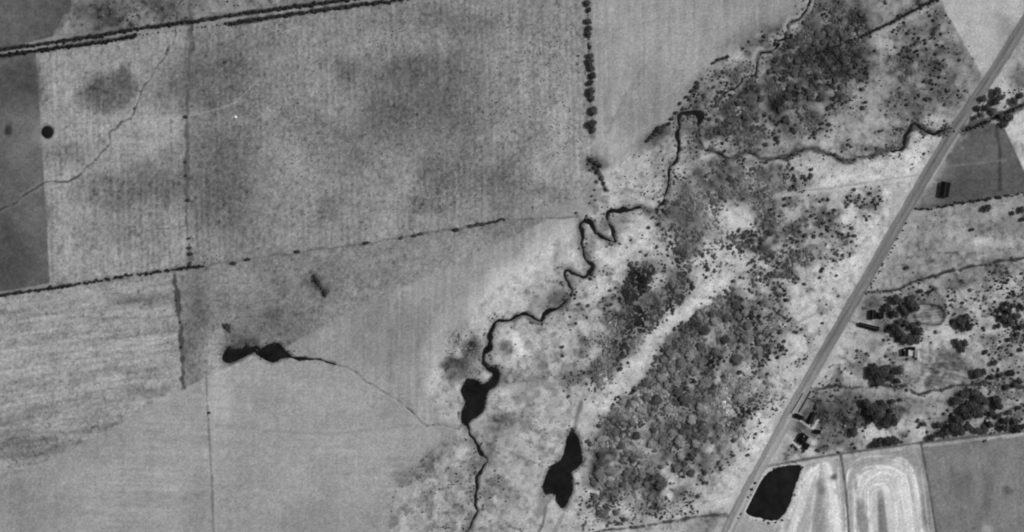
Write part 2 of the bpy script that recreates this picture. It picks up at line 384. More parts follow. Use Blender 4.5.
# --- floodplain scrub ground and bare sand
blob(740,218,22,17,188,.95,20,2,.5); blob(715,240,14,12,178,.8); blob(640,380,34,12,176,.9,-48,2,.5); blob(672,330,34,10,178,.9,-50,2,.5); blob(702,290,30,11,180,.9,-45,2,.5); blob(728,262,22,10,176,.8,-45); blob(615,405,18,14,172,.8); blob(600,420,14,16,172,.8)
blob(812,290,44,40,178,.85); blob(790,340,40,30,180,.85); blob(760,430,40,30,183,.85,-50); blob(740,470,36,24,186,.9,-55); blob(850,240,44,36,182,.85,-50); blob(868,182,60,15,184,.85,-10); blob(700,500,26,14,180,.85); blob(915,150,14,28,186,.85,35); blob(800,385,26,20,182,.8); blob(715,375,30,20,170,.5)
blob(780,250,36,30,146,.7); blob(760,190,40,20,128,.8); blob(700,200,30,30,130,.7); blob(830,210,24,14,160,.6)
blob(690,380,60,26,124,.7,-50); blob(640,460,50,40,128,.7,-40); blob(690,440,50,40,126,.7,-45); blob(745,330,36,30,126,.7); blob(640,300,40,18,116,.7,-50); blob(610,480,24,24,124,.7); blob(665,490,40,20,142,.6); blob(745,400,36,16,150,.5,-40)
blob(706,523,18,9,120,.8,-30,1); blob(650,525,40,6,150,.7)
# --- north-east scrub
blob(790,70,76,40,98,.85,-25); blob(850,55,26,34,88,.8,-30); blob(770,110,60,26,116,.7,-10); blob(735,130,26,18,132,.7); blob(720,90,30,20,138,.7,-35); blob(800,120,40,24,120,.7); blob(870,110,30,24,146,.7); blob(880,45,24,12,156,.8,-28); blob(905,75,40,26,132,.7); blob(790,30,8,10,158,.9,0,1); blob(770,60,9,12,140,.7,30); blob(840,10,30,10,108,.8,-15); blob(880,12,26,9,126,.7,-20); blob(745,55,24,10,154,.7,-30)
blob(860,130,50,16,148,.7); blob(925,112,12,9,128,.7); blob(930,120,14,6,168,.8); blob(825,140,40,10,158,.6); blob(720,145,20,6,150,.7); blob(756,142,30,8,152,.5)
# --- east of the road
blob(1002,85,14,14,186,.85,0,1); blob(1022,78,12,12,120,.8,0,1); blob(1015,45,14,30,150,.8,-30); blob(1008,105,10,6,180,.6,0,1)
paint([(1003,124),(1024,170),(1044,205),(1044,90),(1024,108)],176,.8,1)
blob(985,150,26,14,96,.5,-8); blob(955,190,26,12,82,.5); blob(930,196,12,10,112,.6)
streak([(949,171),(985,163),(998,161)],6,98,.5,4); streak([(996,127),(1000,150),(1000,190)],1.6,66,.8,1.2); streak([(952,166),(1006,160)],.8,118,.5)
blob(985,240,44,14,150,.5); blob(985,241,10,4,182,.8,0,1); blob(1010,240,14,6,172,.7); blob(920,262,30,14,130,.5,-20); blob(905,240,14,20,156,.5,-30); blob(1000,285,40,14,166,.7); blob(970,278,36,8,124,.7,-12); blob(975,225,30,10,132,.5)
blob(905,320,30,20,138,.7); blob(878,340,18,8,126,.8,15); blob(850,350,22,20,172,.8); blob(890,345,30,9,178,.7,20); blob(945,340,22,14,180,.7); blob(858,410,16,14,128,.8); blob(845,420,24,24,118,.8); blob(805,415,26,16,126,.8,-55); blob(875,430,24,9,182,.8); blob(925,425,16,10,178,.8); blob(975,425,20,8,172,.7); blob(1000,310,24,20,176,.6); blob(990,400,44,20,146,.6); blob(830,372,18,9,172,.8); blob(905,405,24,8,134,.7); blob(960,330,16,14,176,.6); blob(868,305,12,12,124,.7); blob(1010,355,20,20,152,.6)
blob(882,404,20,10,142,.7); blob(842,412,22,20,104,.85); blob(832,440,18,10,116,.8); blob(808,412,18,12,108,.8,-55); blob(822,448,10,6,120,.7); blob(790,425,10,8,132,.6); blob(868,300,12,8,112,.8); blob(880,330,10,4,104,.8,15); blob(900,312,22,14,120,.7); blob(966,405,18,18,116,.7); blob(875,374,14,9,118,.7); blob(875,411,16,12,112,.7); blob(884,342,18,6,126,.6)
# ploughed kraal patches and the oval plot
OVAL = [(929 + 16.5 * np.sign(math.cos(a)) * abs(math.cos(a)) ** .75, 314.5 + 11 * np.sign(math.sin(a)) * abs(math.sin(a)) ** .75 + 2.0 * math.cos(a)) for a in np.linspace(0, 6.283, 25)[:-1]]
paint(OVAL, 104, 1.6); paint([(929 + .86 * (p[0] - 929), 314.5 + .84 * (p[1] - 314.5)) for p in OVAL], 150, 1.5)
PLOT = [(916,360),(930,352),(950,352),(968,357),(974,366),(970,380),(950,388),(925,386),(915,376)]
paint(PLOT, 148, 4, 1, 1)
addin(PLOT, 7 * np.sin((Y * 1.0 - X * .22 + 8 * fbm(X, Y, 30, 71)) * 6.283 / 4.2) + 16 * fbm(X * .12 , Y - .22 * X, 3, 73, 2) + 10 * fbm(X * .3, Y * 1.5, 8, 72), 3)
addin(OVAL, 8 * np.sin((Y + .1 * X) * 6.283 / 3.2), 2)
# --- mown and ploughed fields in the south-east
def nested(poly_fn, ks, tone_fn, half=1.2, amt=.6):
    for k in ks: streak(poly_fn(k), half, tone_fn(k), amt, 1.2)
paint([(786,532+30),(800,500),(812,474),(822,462),(834,462),(840,480),(846,562)],168,6,.8)
gs = np.random.default_rng(88)
for k in np.linspace(-.3, 3.6, 15):
    q = 14 * gs.normal() * .15
    streak(smooth_line([(797-9*k*.6-14+q,560),(803-7*k*.6+q,505),(812-5*k*.6,478+q),(821-1*k*.3,470-4*k*.5),(828+2*k*.5,478-6*k*.5),(831+4*k*.6,505),(833+6*k*.6+q,560)]), gs.uniform(.45,1.0), gs.uniform(165,236), gs.uniform(.45,.85), .9, 0, rag=1.4)
streak([(838,468),(840,500),(845,560)],1.4,186,.5); streak([(818,474),(814,500),(808,550)],1.6,206,.6); streak([(824,470),(833,500),(838,550)],1.2,204,.6); streak([(812,472),(800,500),(786,545)],3.5,192,.55,3); streak([(822,478),(829,510),(832,550)],4,190,.5,4); blob(834,478,3,3,90,.8,0,1); blob(820,488,4,8,112,.8,0,1); blob(818,520,7,26,134,.7,0,1)
paint([(858,562),(856,490),(862,474),(880,464),(900,460),(912,466),(921,500),(929,562)],182,5,.9)
for k in np.linspace(-.2, 4.3, 20):
    q = 10 * gs.normal() * .15
    streak(smooth_line([(872-6*k,560),(870-5.5*k+q*.5,500),(872-5*k+q,490-5*k+q),(880-3*k,487-7*k+q),(888+3*k,488-7*k-q),(893+5*k-q,500-5*k),(898+7*k+q,560)]), gs.uniform(.45,1.1), gs.uniform(156,228), gs.uniform(.35,.75), .9, 0, rag=1.4)
blob(883,530,4.5,38,122,.9,-4,0,.4); blob(862,520,6,22,136,.9,-6,1,.5); blob(926,510,5,16,122,.7,0,1); streak(smooth_line([(898,448),(914,452),(921,470),(930,540)]),1.2,172,.6); blob(905,520,14,26,190,.5,0,1)
paint([(845,455),(918,444),(922,452),(880,462),(850,470)],146,3,.5)
blob(960,480,8,30,104,.6); blob(1000,500,26,22,122,.6); blob(985,495,6,18,96,.6); blob(1007,486,5,4,84,.7); blob(950,460,30,12,124,.6); blob(1015,460,20,14,126,.6); blob(990,527,6,5,150,.7)
streak([(762,470),(813,461),(845,456),(918,446),(1040,432)],1.6,170,.6,1.4)
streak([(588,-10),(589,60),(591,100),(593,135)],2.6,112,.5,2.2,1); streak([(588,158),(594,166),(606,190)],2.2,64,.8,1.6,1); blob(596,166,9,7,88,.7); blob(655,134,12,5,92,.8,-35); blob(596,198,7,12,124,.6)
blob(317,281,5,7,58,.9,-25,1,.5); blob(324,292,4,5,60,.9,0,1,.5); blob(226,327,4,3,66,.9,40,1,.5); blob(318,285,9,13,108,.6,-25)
# earth bank round the south-east dam
streak(PONDS['dam_se'] + [PONDS['dam_se'][0]], 3.2, 178, .8, 2, 1); streak([(800,470),(796,490),(788,508),(778,526)],4.5,172,.7,3,1); streak([(775,534),(740,528),(728,530)],9,160,.6,5,1)
T = T0 + (1.45 - .1 * (X < 585) * (Y < 300)) * (T - T0)
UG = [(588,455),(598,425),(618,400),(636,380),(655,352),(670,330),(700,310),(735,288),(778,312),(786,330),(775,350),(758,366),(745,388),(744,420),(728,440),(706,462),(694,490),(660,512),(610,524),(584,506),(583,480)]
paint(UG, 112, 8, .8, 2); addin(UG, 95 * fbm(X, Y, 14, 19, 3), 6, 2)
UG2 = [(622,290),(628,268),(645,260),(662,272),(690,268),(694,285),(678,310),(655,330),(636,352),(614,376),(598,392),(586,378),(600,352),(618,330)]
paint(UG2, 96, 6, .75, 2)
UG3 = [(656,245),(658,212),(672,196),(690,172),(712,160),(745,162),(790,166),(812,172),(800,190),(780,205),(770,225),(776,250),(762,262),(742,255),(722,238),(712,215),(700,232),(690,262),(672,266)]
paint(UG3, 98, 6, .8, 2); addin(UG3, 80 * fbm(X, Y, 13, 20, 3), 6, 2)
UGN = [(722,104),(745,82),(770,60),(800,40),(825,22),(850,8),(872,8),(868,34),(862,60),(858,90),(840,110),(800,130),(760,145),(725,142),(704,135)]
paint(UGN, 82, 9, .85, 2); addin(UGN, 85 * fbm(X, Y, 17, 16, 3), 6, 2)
SAND = ([(745,264),(720,282),(690,305),(652,345),(628,380),(604,408)], 8), ([(748,250),(715,252),(686,266)], 3.5)
for q, hw in SAND: streak(q, hw, 186, .8, 5, 2)
blob(740,220,22,16,196,.95,10,2,.7); blob(720,212,8,6,186,.8); blob(765,275,20,12,182,.7); blob(652,287,9,5,184,.85,-30,1); blob(660,280,7,4,180,.7)
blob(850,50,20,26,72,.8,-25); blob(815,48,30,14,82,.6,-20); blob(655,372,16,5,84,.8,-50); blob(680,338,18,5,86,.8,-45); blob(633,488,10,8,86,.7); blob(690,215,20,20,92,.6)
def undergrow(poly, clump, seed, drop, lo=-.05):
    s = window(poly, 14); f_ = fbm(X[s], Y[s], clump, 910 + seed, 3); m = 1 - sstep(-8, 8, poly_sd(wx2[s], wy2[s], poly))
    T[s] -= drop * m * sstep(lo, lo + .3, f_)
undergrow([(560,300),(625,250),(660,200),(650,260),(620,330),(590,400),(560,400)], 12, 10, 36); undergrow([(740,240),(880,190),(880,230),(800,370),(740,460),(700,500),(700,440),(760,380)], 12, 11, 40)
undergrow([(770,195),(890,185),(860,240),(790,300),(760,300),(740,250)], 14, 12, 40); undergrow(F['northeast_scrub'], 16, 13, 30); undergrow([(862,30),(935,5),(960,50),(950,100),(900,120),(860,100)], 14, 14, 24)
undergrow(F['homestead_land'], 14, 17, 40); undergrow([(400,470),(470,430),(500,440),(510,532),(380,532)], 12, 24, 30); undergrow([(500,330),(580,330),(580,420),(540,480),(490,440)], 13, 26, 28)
# --- noise at several scales, strongest in rough ground
T += 8 * fbm(X, Y, 90, 21) + 10 * fbm(X, Y, 28, 22) + 9 * fbm(X, Y, 9, 23) + 11 * fbm(X, Y, 2.6, 24, 2)
rough = fbm(X, Y, 7, 25, 3)
for k in ('floodplain', 'northeast_scrub', 'homestead_land', 'north_scrub', 'roadside_waste', 'east_paddock'):
    addin(F[k], (9 if k == 'floodplain' else 3) + 30 * rough + 30 * np.minimum(0, fbm(X, Y, 4, 26, 2) + .1) * 2, 4)
for k in ('central_pasture', 'row_field', 'west_field', 'dam_paddock'):
    addin(F[k], 9 * rough + 22 * fbm(X, Y, 2.0, 27, 2) + 26 * np.minimum(0, fbm(X, Y, 3.4, 28, 2) + .25) * 2, 3)
# --- old crop rows
px = X + 1.2 * fbm(X, Y, 60, 31)
stripe = np.sin((px - .035 * Y) * 6.283 / 5.6) * (0.4 + 1.4 * np.clip(fbm(X, Y, 50, 32) + .35, 0, 1))
addin(F['row_field'], 4.5 * stripe * (1 + 1.2 * fbm(X, Y, 12, 30)) + 12 * fbm(px * 1.0, Y * .08, 2.5, 33, 2), 2)
addin(F['central_pasture'], 4 * stripe + 15 * fbm(px * 1.0, Y * .04, 2.5, 34, 2) * np.clip(.6 + 1.5 * fbm(X, Y, 60, 35), 0, 1.4), 2)
addin(F['north_pasture'], 12 * fbm(px, Y * .05, 2.5, 36, 2), 2)
addin(F['wedge_field'], 13 * fbm(px, Y * .05, 2.8, 37, 2), 2)
addin(F['north_field'], 4 * fbm(px * .3, Y, 3, 38, 2), 2)
ry = Y + .14 * X
addin(F['west_field'], 20 * fbm(X * .07, ry, 4.0, 39, 3) + 3 * np.sin(ry * 6.283 / 7) + 40 * np.minimum(0, fbm(X * .15, ry, 3.0, 29, 2) + .25), 2)
addin(F['southwest_field'], 9 * fbm(X * .03, Y - .03 * X, 2.6, 40, 2) * np.clip(.5 + 2 * fbm(X, Y, 70, 41), 0, 1.5) + 4 * fbm(X, Y * .05, 2.6, 42, 2), 2)
addin(F['southeast_field'], 6 * fbm(X - .13 * Y, Y * .05, 2.5, 43, 2), 2)
addin(F['striped_field_e'], 11 * fbm(X - .1 * Y, Y * .05, 2.2, 44, 2), 3); addin(F['striped_field_w'], 10 * fbm(X + .3 * Y, Y * .1, 2.2, 45, 2), 3)
addin(F['ploughed_plot'], 4 * fbm(X * .1, Y + .12 * X, 2.2, 46, 2), 2)
# --- lines of rank grass, tracks and worn paths
streak(GULLY_W, 2.6, 156, .25, 2); streak(GULLY_W[:26], .85, 60, .8, .8, 0, rag=.9); streak(GULLY_W[25:], .7, 66, .7, .8, 0, rag=1)
streak([(125,121),(160,119),(187,116),(215,110),(235,103),(246,92),(258,80)], 0.9, 168, .55, .9)
streak(FENCE_V1, 1.5, 78, .7, 1.2, 1, rag=1); streak([(192,22),(193,50)],1.2,60,.8,1,1); streak(FENCE_V2, 1.8, 60, .85, 1.3, 1, rag=1); streak(FENCE_V3, .7, 92, .6, .8, rag=1); streak([(211,375),(214,430),(217,545)],1.0,166,.5,1)
streak(FENCE_H1, 2.0, 96, .6, 1.5, 1); streak(FENCE_H2, .9, 88, .6, .9, 1, rag=1.3)
streak([(0,307),(100,293),(170,280)], .9, 164, .4)
streak(DITCH_E1, 1.3, 44, .9, .9, 0, rag=.8); streak(DITCH_E2, 1.4, 46, .9, 1.0, 0, rag=.9); streak([(899,287),(950,262),(985,252),(1040,246)], .8, 118, .5, 1, 1); streak([(1004,262),(1016,266),(1030,275)],.9,100,.6)
streak(FENCE_SE, 1.1, 78, .8, .8); streak(FENCE_SE2, 1.2, 76, .85, .8); streak(FENCE_SE3, 1.0, 66, .8, .8)
streak(LINE_NE[2:], 1.5, 58, .85, 1); streak(side_off(LINE_NE[2:], 5), 3, 172, .5, 2.5); streak(STREAM_S, 1.2, 58, .85, .9, rag=1); streak([(815,56),(780,78),(755,90),(735,104),(712,118),(703,130)],1.6,84,.5,2,1)
streak([(768,196),(830,190),(870,184),(905,179),(922,176)], 3, 186, .6, 2); streak([(768,194),(830,188),(870,182),(905,177),(922,174)], .6, 128, .6, .7); streak([(775,199),(830,193),(872,187),(905,182)], .6, 132, .5, .7)
streak([(768,340),(806,318),(826,309),(842,307)], .8, 138, .6, 1); streak([(722,250),(700,280),(690,296)], 1.4, 190, .5, 1.5)
streak([(925,180),(934,182),(941,184)], 1.4, 168, .8, 1.2)                                  # drive to the dark-roofed shed
streak(smooth_line([(845,320),(858,330),(880,338),(893,346),(903,352),(915,345),(930,338),(945,326),(950,310),(948,298)]), 2.6, 182, .75, 2, 1)
streak([(843,318),(852,322),(862,326)],1.2,86,.8,1)
streak([(794,417),(804,423),(813,428),(818,420)], 1.6, 196, .9, 1.2); streak([(783,433),(794,440),(802,450),(808,456)], 1.6, 190, .8, 1.2, 1); blob(812,443,4,4,200,.9,0,1); blob(811,452,5,4,196,.9,0,1)
streak([(811,391),(800,411),(797,416)], .9, 62, .8, .8)                                      # kraal walls
streak([(820,398),(832,405)], .9, 70, .7, .9)
streak([(581,402),(578,412),(574,432)], 2.0, 92, .8, 2); streak([(554,494),(546,506),(543,524),(538,534)], 1.0, 88, .8, 1); streak([(543,495),(540,510)],5,120,.7,4,1); blob(553,506,5,9,186,.8,0,1); streak([(566,508),(560,520),(552,536)],2.5,120,.6,2); streak([(508,526),(520,530),(528,540)],.9,80,.7,.8)
streak([(203,20.3),(240,14),(316,4),(343,0)],2.0,52,.85,1.4); streak([(228,24),(278,16),(338,7.6),(400,0)],2.2,50,.85,1.4)
streak([(-12,52),(50,43),(140,28.5),(192,21.5)],2.2,66,.8,1.4); streak([(-12,58.5),(48,49),(136,36)],2.2,66,.8,1.4); streak([(-12,55.2),(48,46),(136,32),(190,27)],.9,140,.6,.8)
streak(DITCH_DAM[9:], 2.2, 170, .45, 1.4)
# road verges: dark drain lines either side
RL = [(p[0], p[1]) for p in ROAD]
streak(RL, 10.5, 164, .45, 3, 1)
# --- watercourses: damp dark banks
streak(CREEK_N, 4.5, 172, .55, 2.5, 1); streak([(698,104),(696,112),(695,118)],3,74,.8,2,1)
for pts, w, a in ((CREEK, 2.6, .8), (CREEK_S, 2.0, .75), (CREEK_E, 2.4, .9), (CREEK_E2, 3.6, .9), (CREEK_N, 1.5, .8), (CREEK_N2, 1.6, .6), (DITCH_DAM[:9], 1.3, .65), (DITCH_DAM[8:], .7, .4)):
    streak(pts, w, 72, a, 1.6, 0, rag=1)
streak(CREEK, 6, 118, .45, 4, 1); streak(CREEK_S, 5, 120, .5, 4, 1)
streak([(903,145),(908,132),(913,125),(921,128),(930,133),(942,132),(949,129)], 4.0, 74, .8, 2)
blob(47,132,13,13,168,.6,0,1)
for k in PONDS:
    if k != 'dam_se': streak(PONDS[k] + [PONDS[k][0]], 1.8, 88, .6, 1.6)
for k in ('dam_l',): streak([(232,346),(246,342),(256,341)], 3.2, 70, .7, 2.5, 1); streak([(225,331),(227,340),(228,348)], 1.0, 96, .7, 1)
T = np.clip(T, 34, 224)
ALB = lin(T) * (1 + 0.30 * (rng.random(T.shape) - .5))            # coarse grain of stones, tufts and droppings

# relief
Z = 0.35 * fbm(X, Y, 60, 51) * 0.4
Z *= 0.5
def carve(sd, level, slope, depth):
    global Z
    Z = np.minimum(Z, np.where(sd < 3, np.clip(level + slope * sd, -depth, 0.25), Z))
WATER = -0.75
def carve_line(pts, widths, level=WATER, depth=2.0, slope=.8):
    s = window(pts, 8); d, _ = seg_dist(X[s] + 1.2 * fbm(X[s], Y[s], 6, 63), Y[s] + 1.2 * fbm(X[s], Y[s], 6, 64), pts, widths)
    d = d + 1.1 * fbm(X[s], Y[s], 5, 65, 2)
    z = np.where(d < 1.6, np.clip(level + slope * d, -depth, 0.3), 9)
    Z[s] = np.minimum(Z[s], z)
carve_line(CREEK, CREEK_W); carve_line(CREEK_S, CREEK_S_W)
CREEK_E2_W = [.7] * len(CREEK_E2); CREEK_N_W = [.75] * len(CREEK_N); CREEK_N2_W = [.4] * len(CREEK_N2)
carve_line(CREEK_E, CREEK_E_W); carve_line(CREEK_E2, CREEK_E2_W); carve_line(CREEK_N, CREEK_N_W); carve_line(CREEK_N2, CREEK_N2_W); carve_line(DITCH_DAM, DITCH_DAM_W)
carve_line(GULLY_W, [.3] * len(GULLY_W), -.3, .3, .25); carve_line(DITCH_E1, [.5] * len(DITCH_E1), -.3, .35, .25); carve_line(DITCH_E2, [.5] * len(DITCH_E2), -.3, .35, .25)
for k, p in PONDS.items():
    s = window(p, 8); ra = .8 if k == 'round' else 1.8; d = poly_sd(X[s] + ra * fbm(X[s], Y[s], 6, 61), Y[s] + ra * fbm(X[s], Y[s], 6, 62), p)
    Z[s] = np.minimum(Z[s], np.where(d < 1.8, np.clip(WATER + .55 * d, -2.2, .4), 9))
# road stands on a low bank, and the creek passes under it
s = window(ROAD, 16); d, _ = seg_dist(X[s], Y[s], ROAD)
m = 1 - sstep(6.5, 8.5, d); Z[s] = Z[s] * (1 - m) + 0.05 * m
def ground_z(x, y):
    i = np.clip(np.round(np.asarray(x) + MG).astype(int), 0, X.shape[1] - 1); j = np.clip(np.round(np.asarray(y) + MG).astype(int), 0, X.shape[0] - 1)
    return Z[j, i]
water_mask = Z < WATER + 0.1

# the sheet is divided along the field borders; neighbours share their edge vertices' heights and tones
fid = np.full((X.shape[0] - 1, X.shape[1] - 1), -1, int)
cx, cy = X[:-1, :-1] + .5, Y[:-1, :-1] + .5
FIELD_NAMES = {
 'north_field': ('ploughed_field', 'even dark ploughed field in the top left corner above the hedges'),
 'north_scrub': ('rough_pasture', 'mottled rough grazing above the double hedge left of centre'),
 'west_strip': ('ploughed_field', 'dark strip of ploughed land down the left edge below the hedges'),
 'row_field': ('old_cropland', 'pale old cropland with vertical rows round the small round pond'),
 'central_pasture': ('pasture', 'large mottled grey pasture filling the upper centre left'),
 'north_pasture': ('pasture', 'smooth pale grey pasture right of the row of trees'),
 'west_field': ('stubble_field', 'streaked pale stubble field at the middle left edge'),
 'southwest_field': ('smooth_field', 'smooth pale field filling the bottom left'),
 'dam_paddock': ('paddock', 'narrow grey paddock with dark patches above the twin dams'),
 'wedge_field': ('fallow_field', 'grey wedge of fallow between the dam ditch and the winding creek'),
 'ploughed_plot': ('ploughed_plot', 'dark triangular plot right of the road around the dark-roofed shed'),
 'east_paddock': ('paddock', 'rough paddock right of the road between hedge and thin ditch'),
 'homestead_land': ('farm_land', 'pale bushy land around the farm buildings right of the road'),
 'striped_field_w': ('mown_field', 'narrow mown field with pale curved swaths beside the large dark dam'),
 'striped_field_e': ('mown_field', 'bright mown field with nested pale swaths at the bottom right'),
 'southeast_field': ('grass_field', 'plain darker grass field in the bottom right corner'),
 'pale_corner': ('pale_field', 'pale bare triangle left of the road at the top right'),
 'northeast_scrub': ('scrubland', 'bushy ground above the eastern creek arm at the top right'),
 'floodplain': ('floodplain', 'pale sandy floodplain with scrub between the creek and the road'),
 'roadside_waste': ('waste_ground', 'patch of waste ground right of the road at the top right'),
}
keys = list(F)
for n_, k in enumerate(keys):
    s = window(F[k], 3); s2 = (slice(s[0].start, min(s[0].stop, fid.shape[0])), slice(s[1].start, min(s[1].stop, fid.shape[1])))
    sub = fid[s2]; ins = poly_sd(cx[s2], cy[s2], F[k]) < 0
    sub[ins & (sub < 0)] = n_
idx = np.arange(X.size).reshape(X.shape)
VW = np.stack([X.ravel() - W / 2, H / 2 - Y.ravel(), Z.ravel()], 1); SH = ALB.ravel()
quads = np.stack([idx[1:, :-1], idx[1:, 1:], idx[:-1, 1:], idx[:-1, :-1]], -1)
for n_, k in [(-1, None)] + list(enumerate(keys)):
    q = quads[fid == n_]
    if not len(q): continue
    used, inv = np.unique(q, return_inverse=True)
    name, lab = FIELD_NAMES[k] if k else ('grass_margin', 'thin strips of grass left between the fields')
    me = fast_mesh(name, VW[used], inv.reshape(q.shape)); set_shade(me, SH[used]); me.materials.append(M_GROUND)
    me.polygons.foreach_set("use_smooth", np.ones(len(me.polygons), bool))
    o = bpy.data.objects.new(name, me); col.objects.link(o); tag(o, lab, kind='structure')
# surrounding country out to the horizon
M_FAR, n, b = mat_base("far_country")
vor = n.nodes.new("ShaderNodeTexVoronoi"); vor.inputs["Scale"].default_value = 0.004
g_ = n.nodes.new("ShaderNodeNewGeometry"); n.links.new(g_.outputs["Position"], vor.inputs["Vector"])
s_ = n.nodes.new("ShaderNodeSeparateColor"); n.links.new(vor.outputs["Color"], s_.inputs[0])
t_ = noise_node(n, 0.02, 8, .65)
to_base(n, b, mul(n, mapr(n, s_.outputs[0], .15, .34, 0, 1), mapr(n, t_.outputs["Fac"], .6, 1.4)))
a0, a1, b0, b1, far = -W/2 - MG, W/2 + MG, -H/2 - MG, H/2 + MG, 15000
vs = [(x, y, 0.0) for y in (-far, b0, b1, far) for x in (-far, a0, a1, far)]
fs = [(j*4+i, j*4+i+1, j*4+i+5, j*4+i+4) for j in range(3) for i in range(3) if not (i == 1 and j == 1)]
tag(link_mesh("ground", vs, fs, M_FAR), "flat farm country stretching away to the horizon", kind='structure')

# ------------------------------------------------------------------ water
def ribbon(name, pts, widths, z, mat, extra=.7, parent=None):
    p = np.array([wp(q) for q in pts]); t = np.gradient(p, axis=0); t /= np.linalg.norm(t, axis=1)[:, None] + 1e-9
    nrm = np.stack([-t[:, 1], t[:, 0]], 1); w = (np.array(widths) + extra)[:, None]
    l, r = p + nrm * w, p - nrm * w
    vs = [(a[0], a[1], z) for a in l] + [(a[0], a[1], z) for a in r]; n = len(p)
    return link_mesh(name, vs, [(i + n, i + 1 + n, i + 1, i) for i in range(n - 1)], mat, parent)
def water_poly(name, poly, z, label):
    c = np.mean(poly, 0); out = []
    p = np.array(poly); n = len(p); area = 0
    for i in range(n):
        a, b_ = p[i], p[(i + 1) % n]; area += a[0] * b_[1] - b_[0] * a[1]
    t = np.roll(p, -1, 0) - np.roll(p, 1, 0); t /= np.linalg.norm(t, axis=1)[:, None]
    nr = np.stack([t[:, 1], -t[:, 0]], 1) * (1 if area > 0 else -1)
    p = p + nr * 2.4
    vs = [(*wp(q), z) for q in p]
    f = list(range(n)); 
    if area > 0: f = f[::-1]
    return tag(link_mesh(name, vs, [f], M_WATER), label, kind='structure')
tag(ribbon("creek", CREEK, CREEK_W, WATER, M_WATER), "dark winding creek running down through the pale floodplain", kind='structure')
tag(ribbon("creek", CREEK_S, CREEK_S_W, WATER, M_WATER), "thin dark creek leaving the pond and running off the bottom", kind='structure')
tag(ribbon("creek", CREEK_E, CREEK_E_W, WATER + .004, M_WATER), "narrow creek arm coming from the road at the right", kind='structure')
tag(ribbon("creek", CREEK_E2, CREEK_E2_W, WATER, M_WATER), "creek above the road crossing at the right edge", kind='structure')
tag(ribbon("creek", CREEK_N, CREEK_N_W, WATER + .008, M_WATER), "thin crooked stream coming down from the top right", kind='structure')
tag(ribbon("ditch", DITCH_DAM, DITCH_DAM_W, WATER - .004, M_WATER, .3), "thin curving ditch from the twin dams to the creek pond", kind='structure')
PL = {'round': 'small round black pond near the left edge', 'dam_l': 'left one of the twin black dams in the grey paddock', 'dam_r': 'right one of the twin black dams, pointed towards the ditch',
      'pool': 'small black elongated pool alone in the paddock above the twin dams', 'puddle': 'tiny dark pool just above the left twin dam', 'creekpond': 'irregular black pond widening the creek at lower centre',
      'lake_s': 'two-lobed black pond beside the wood at bottom centre', 'dam_se': 'large black oval dam beside the road at the bottom'}
for n_, (k, p) in enumerate(PONDS.items()): water_poly("pond", p, WATER + .012 + .006 * n_, PL[k])

# ------------------------------------------------------------------ road
def road_mesh():
    offs = [-6.6, -5.8, -5.1, -4.2, -2.6, -1.2, 0.2, 1.6, 3.0, 4.2, 5.2, 6.0, 6.6]
    tone = [150, 88, 88, 106, 116, 100, 112, 124, 118, 100, 84, 64, 88]
    zz = [-.05, .03, .05, .10, .15, .17, .18, .17, .15, .10, .05, .03, -.05]
    base = smooth_line(ROAD, 6); p = np.array([wp(q) for q in base])
    t = np.gradient(p, axis=0); t /= np.linalg.norm(t, axis=1)[:, None]
    nrm = np.stack([t[:, 1], -t[:, 0]], 1)       # heading down the picture this is its left-hand (west) side
    k = len(offs); vs = []; sh = []
    yy = np.array([q[1] for q in base])
    for j, o in enumerate(offs):
        q = p + nrm * (-o * -1)
    V = np.zeros((len(p), k, 3)); S = np.zeros((len(p), k))
    al = np.cumsum(np.r_[0, np.linalg.norm(np.diff(p, axis=0), axis=1)])
    for j, o in enumerate(offs):
        oo = o + (0.8 * fbm(al, np.full_like(al, o), 9, 70 + (j > 6), 3) if abs(o) > 4 else 0)
        q = p + nrm * np.reshape(oo * np.ones(len(p)), (-1, 1)) * WEST
        V[:, j, :2] = q; V[:, j, 2] = zz[j] + .03
        tj = np.full(len(p), float(tone[j]))
        lower = sstep(330, 420, yy); tj += lower * (np.interp(o, [-6, -4, 0, 4, 6], [-4, 16, 36, 36, 66]))
        tj += 22 * fbm(al * .12 + j * 40, np.full_like(al, j * 3.7), 3, 81 + j, 3) + 10 * fbm(al, np.full_like(al, j * 9.1), 6, 99, 3)
        gj = ALB[np.clip(np.round(H/2 - q[:, 1] + MG).astype(int), 0, X.shape[0]-1), np.clip(np.round(q[:, 0] + W/2 + MG).astype(int), 0, X.shape[1]-1)]
        kb = np.interp(abs(o), [3.5, 5.2, 6.6], [0, .35, .95]); S[:, j] = lin(np.clip(tj, 40, 215)) * (1 - kb) + gj * kb
    ii = np.arange(len(p) * k).reshape(len(p), k)
    Q = np.stack([ii[:-1, :-1], ii[1:, :-1], ii[1:, 1:], ii[:-1, 1:]], -1).reshape(-1, 4)
    me = fast_mesh("road", V.reshape(-1, 3), Q); set_shade(me, S.ravel()); me.materials.append(M_ROAD)
    o = bpy.data.objects.new("road", me); col.objects.link(o)
    if me.polygons[0].normal.z < 0: me.flip_normals()
    return o
WEST = -1
tag(road_mesh(), "straight grey gravel road slanting across the right side", kind='structure')

